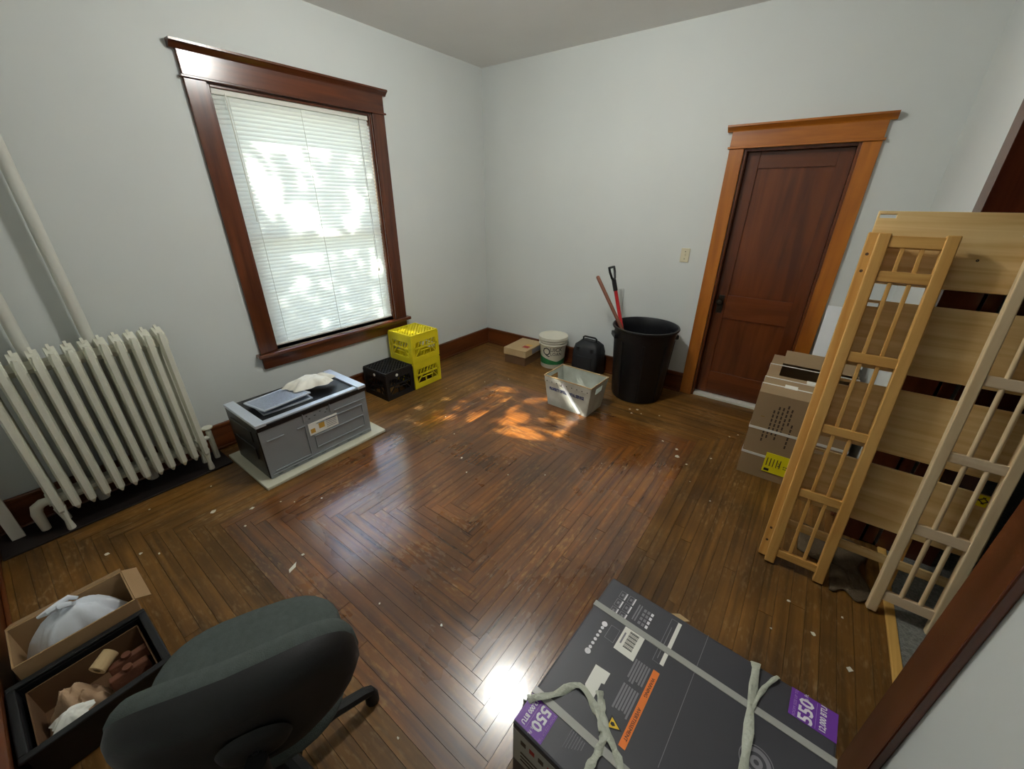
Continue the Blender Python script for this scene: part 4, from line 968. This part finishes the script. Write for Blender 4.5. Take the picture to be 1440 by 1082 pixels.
for (a, c) in (((-ix, -iy), (-ix + .004, iy)), ((ix - .004, -iy), (ix, iy)), ((-ix, -iy), (ix, -iy + .004)), ((-ix, iy - .004), (ix, iy))): iw.box((a[0], a[1], 0), (c[0], c[1], .13))
iw.box((-ix, -iy, 0), (ix, iy, .004)).build('carton_walls', 'cardboard_dark', inb)
for q, (x, y, rx, ry, l2, lb_) in enumerate(((1.50, -3.897, 0, 12, .075, 'rusty brown block in the black tray near the cardboard box'), (1.56, -3.905, 0, 10, .08, 'rusty brown block in the black tray next to the office chair'))):
    it = empty('rusty_block', (x, y, .012), R_(ry + 80), lb_, 'block')
    MB().prism([(-.022, 0), (.022, 0), (.022, .06), (.012, .1), (-.012, .1), (-.022, .06)], 0, -.055, .055).build('casting', 'rust', it, bevel=.004); MB().tube([(0, 0, .1), (0, 0, .112)], .014, 12).build('stud', 'rust', it, smooth=True)
crumple('paper_bag', 1.54, -4.045, .012, .088, .078, .155, 'cloth_tan', 23, 'crumpled tan paper bag piled in the black tray', 'bag', R_(20), amp=.5)
rl = tag(MB().lathe([(.012, 0), (.026, 0), (.026, .06), (.012, .06)], 18, RX(90)).build('tape_roll', 'cardboard_light', smooth=True, angle=40), 'small tan roll of tape lying on the tan bag', 'tape roll'); rl.location = (1.475, -3.925, .150); rl.rotation_euler = (R_(10), R_(20), R_(40))
crumple('white_sheet', 1.645, -4.05, .150, .035, .05, .03, 'label_white', 31, 'crumpled white paper at the edge of the black tray', 'paper', 0, amp=.5)

# ------------------------------------------------------------------ paint flakes and chips on the floor
def chip(x, y, s_, seed, label='small pale paint flake lying on the wooden floor', group='paint flakes on the wooden floor', asp=1.0):
    r = random.Random(seed); n = r.choice((4, 5, 6)); pl_ = []
    for k in range(n):
        a = 2 * math.pi * k / n + r.uniform(-.3, .3); rr = s_ * r.uniform(.55, 1.1); pl_.append((rr * math.cos(a) * asp, rr * math.sin(a) / asp))
    o = MB().prism(pl_, 2, 0, .0018).build('paint_flake', 'paint_flake'); o.location = (x, y, .0005); o.rotation_euler = (0, 0, r.uniform(0, 6.28)); return tag(o, label, 'flake', group)
big = chip(1.491, -3.296, .026, 3, 'long pointed pale paint flake on the floor before the office chair', None, 1.7); big.rotation_euler.z = R_(-55)
chs = [(.873, -3.228, .02), (.721, -3.38, .02), (.994, -3.315, .012), (.771, -3.726, .012), (.847, -3.668, .010), (.636, -3.833, .018), (.894, -3.789, .014), (1.45, -3.22, .012), (.95, -3.1, .009), (1.02, -3.05, .008), (1.12, -2.93, .009),
       (2.72, -1.05, .022), (2.75, -1.14, .026), (2.83, -1.2, .014), (2.60, -1.0, .014), (2.2, -.66, .014), (2.26, -.63, .018), (2.31, -.68, .012), (2.24, -.72, .016), (2.45, -.62, .009), (3.0, -.62, .010), (3.05, -.55, .012), (2.95, -1.02, .014),
       (3.05, -1.5, .009), (2.9, -1.38, .008), (1.9, -2.05, .007), (2.1, -1.9, .007), (2.35, -1.55, .007), (1.25, -1.9, .008), (1.0, -1.75, .007), (1.66, -2.2, .008), (1.52, -2.1, .012), (.8, -1.0, .009), (.95, -.8, .008), (.6, -1.35, .007),
       (3.5, -2.0, .012), (3.6, -2.12, .016), (3.7, -1.95, .010), (3.72, -2.2, .02), (3.45, -2.2, .008), (2.47, -3.42, .008), (2.3, -3.05, .009), (2.0, -3.15, .007), (2.62, -2.2, .006), (.45, -3.3, .01), (.4, -3.6, .008)]
for i, (x, y, s_) in enumerate(chs): chip(x, y, s_ * .8, 100 + i)
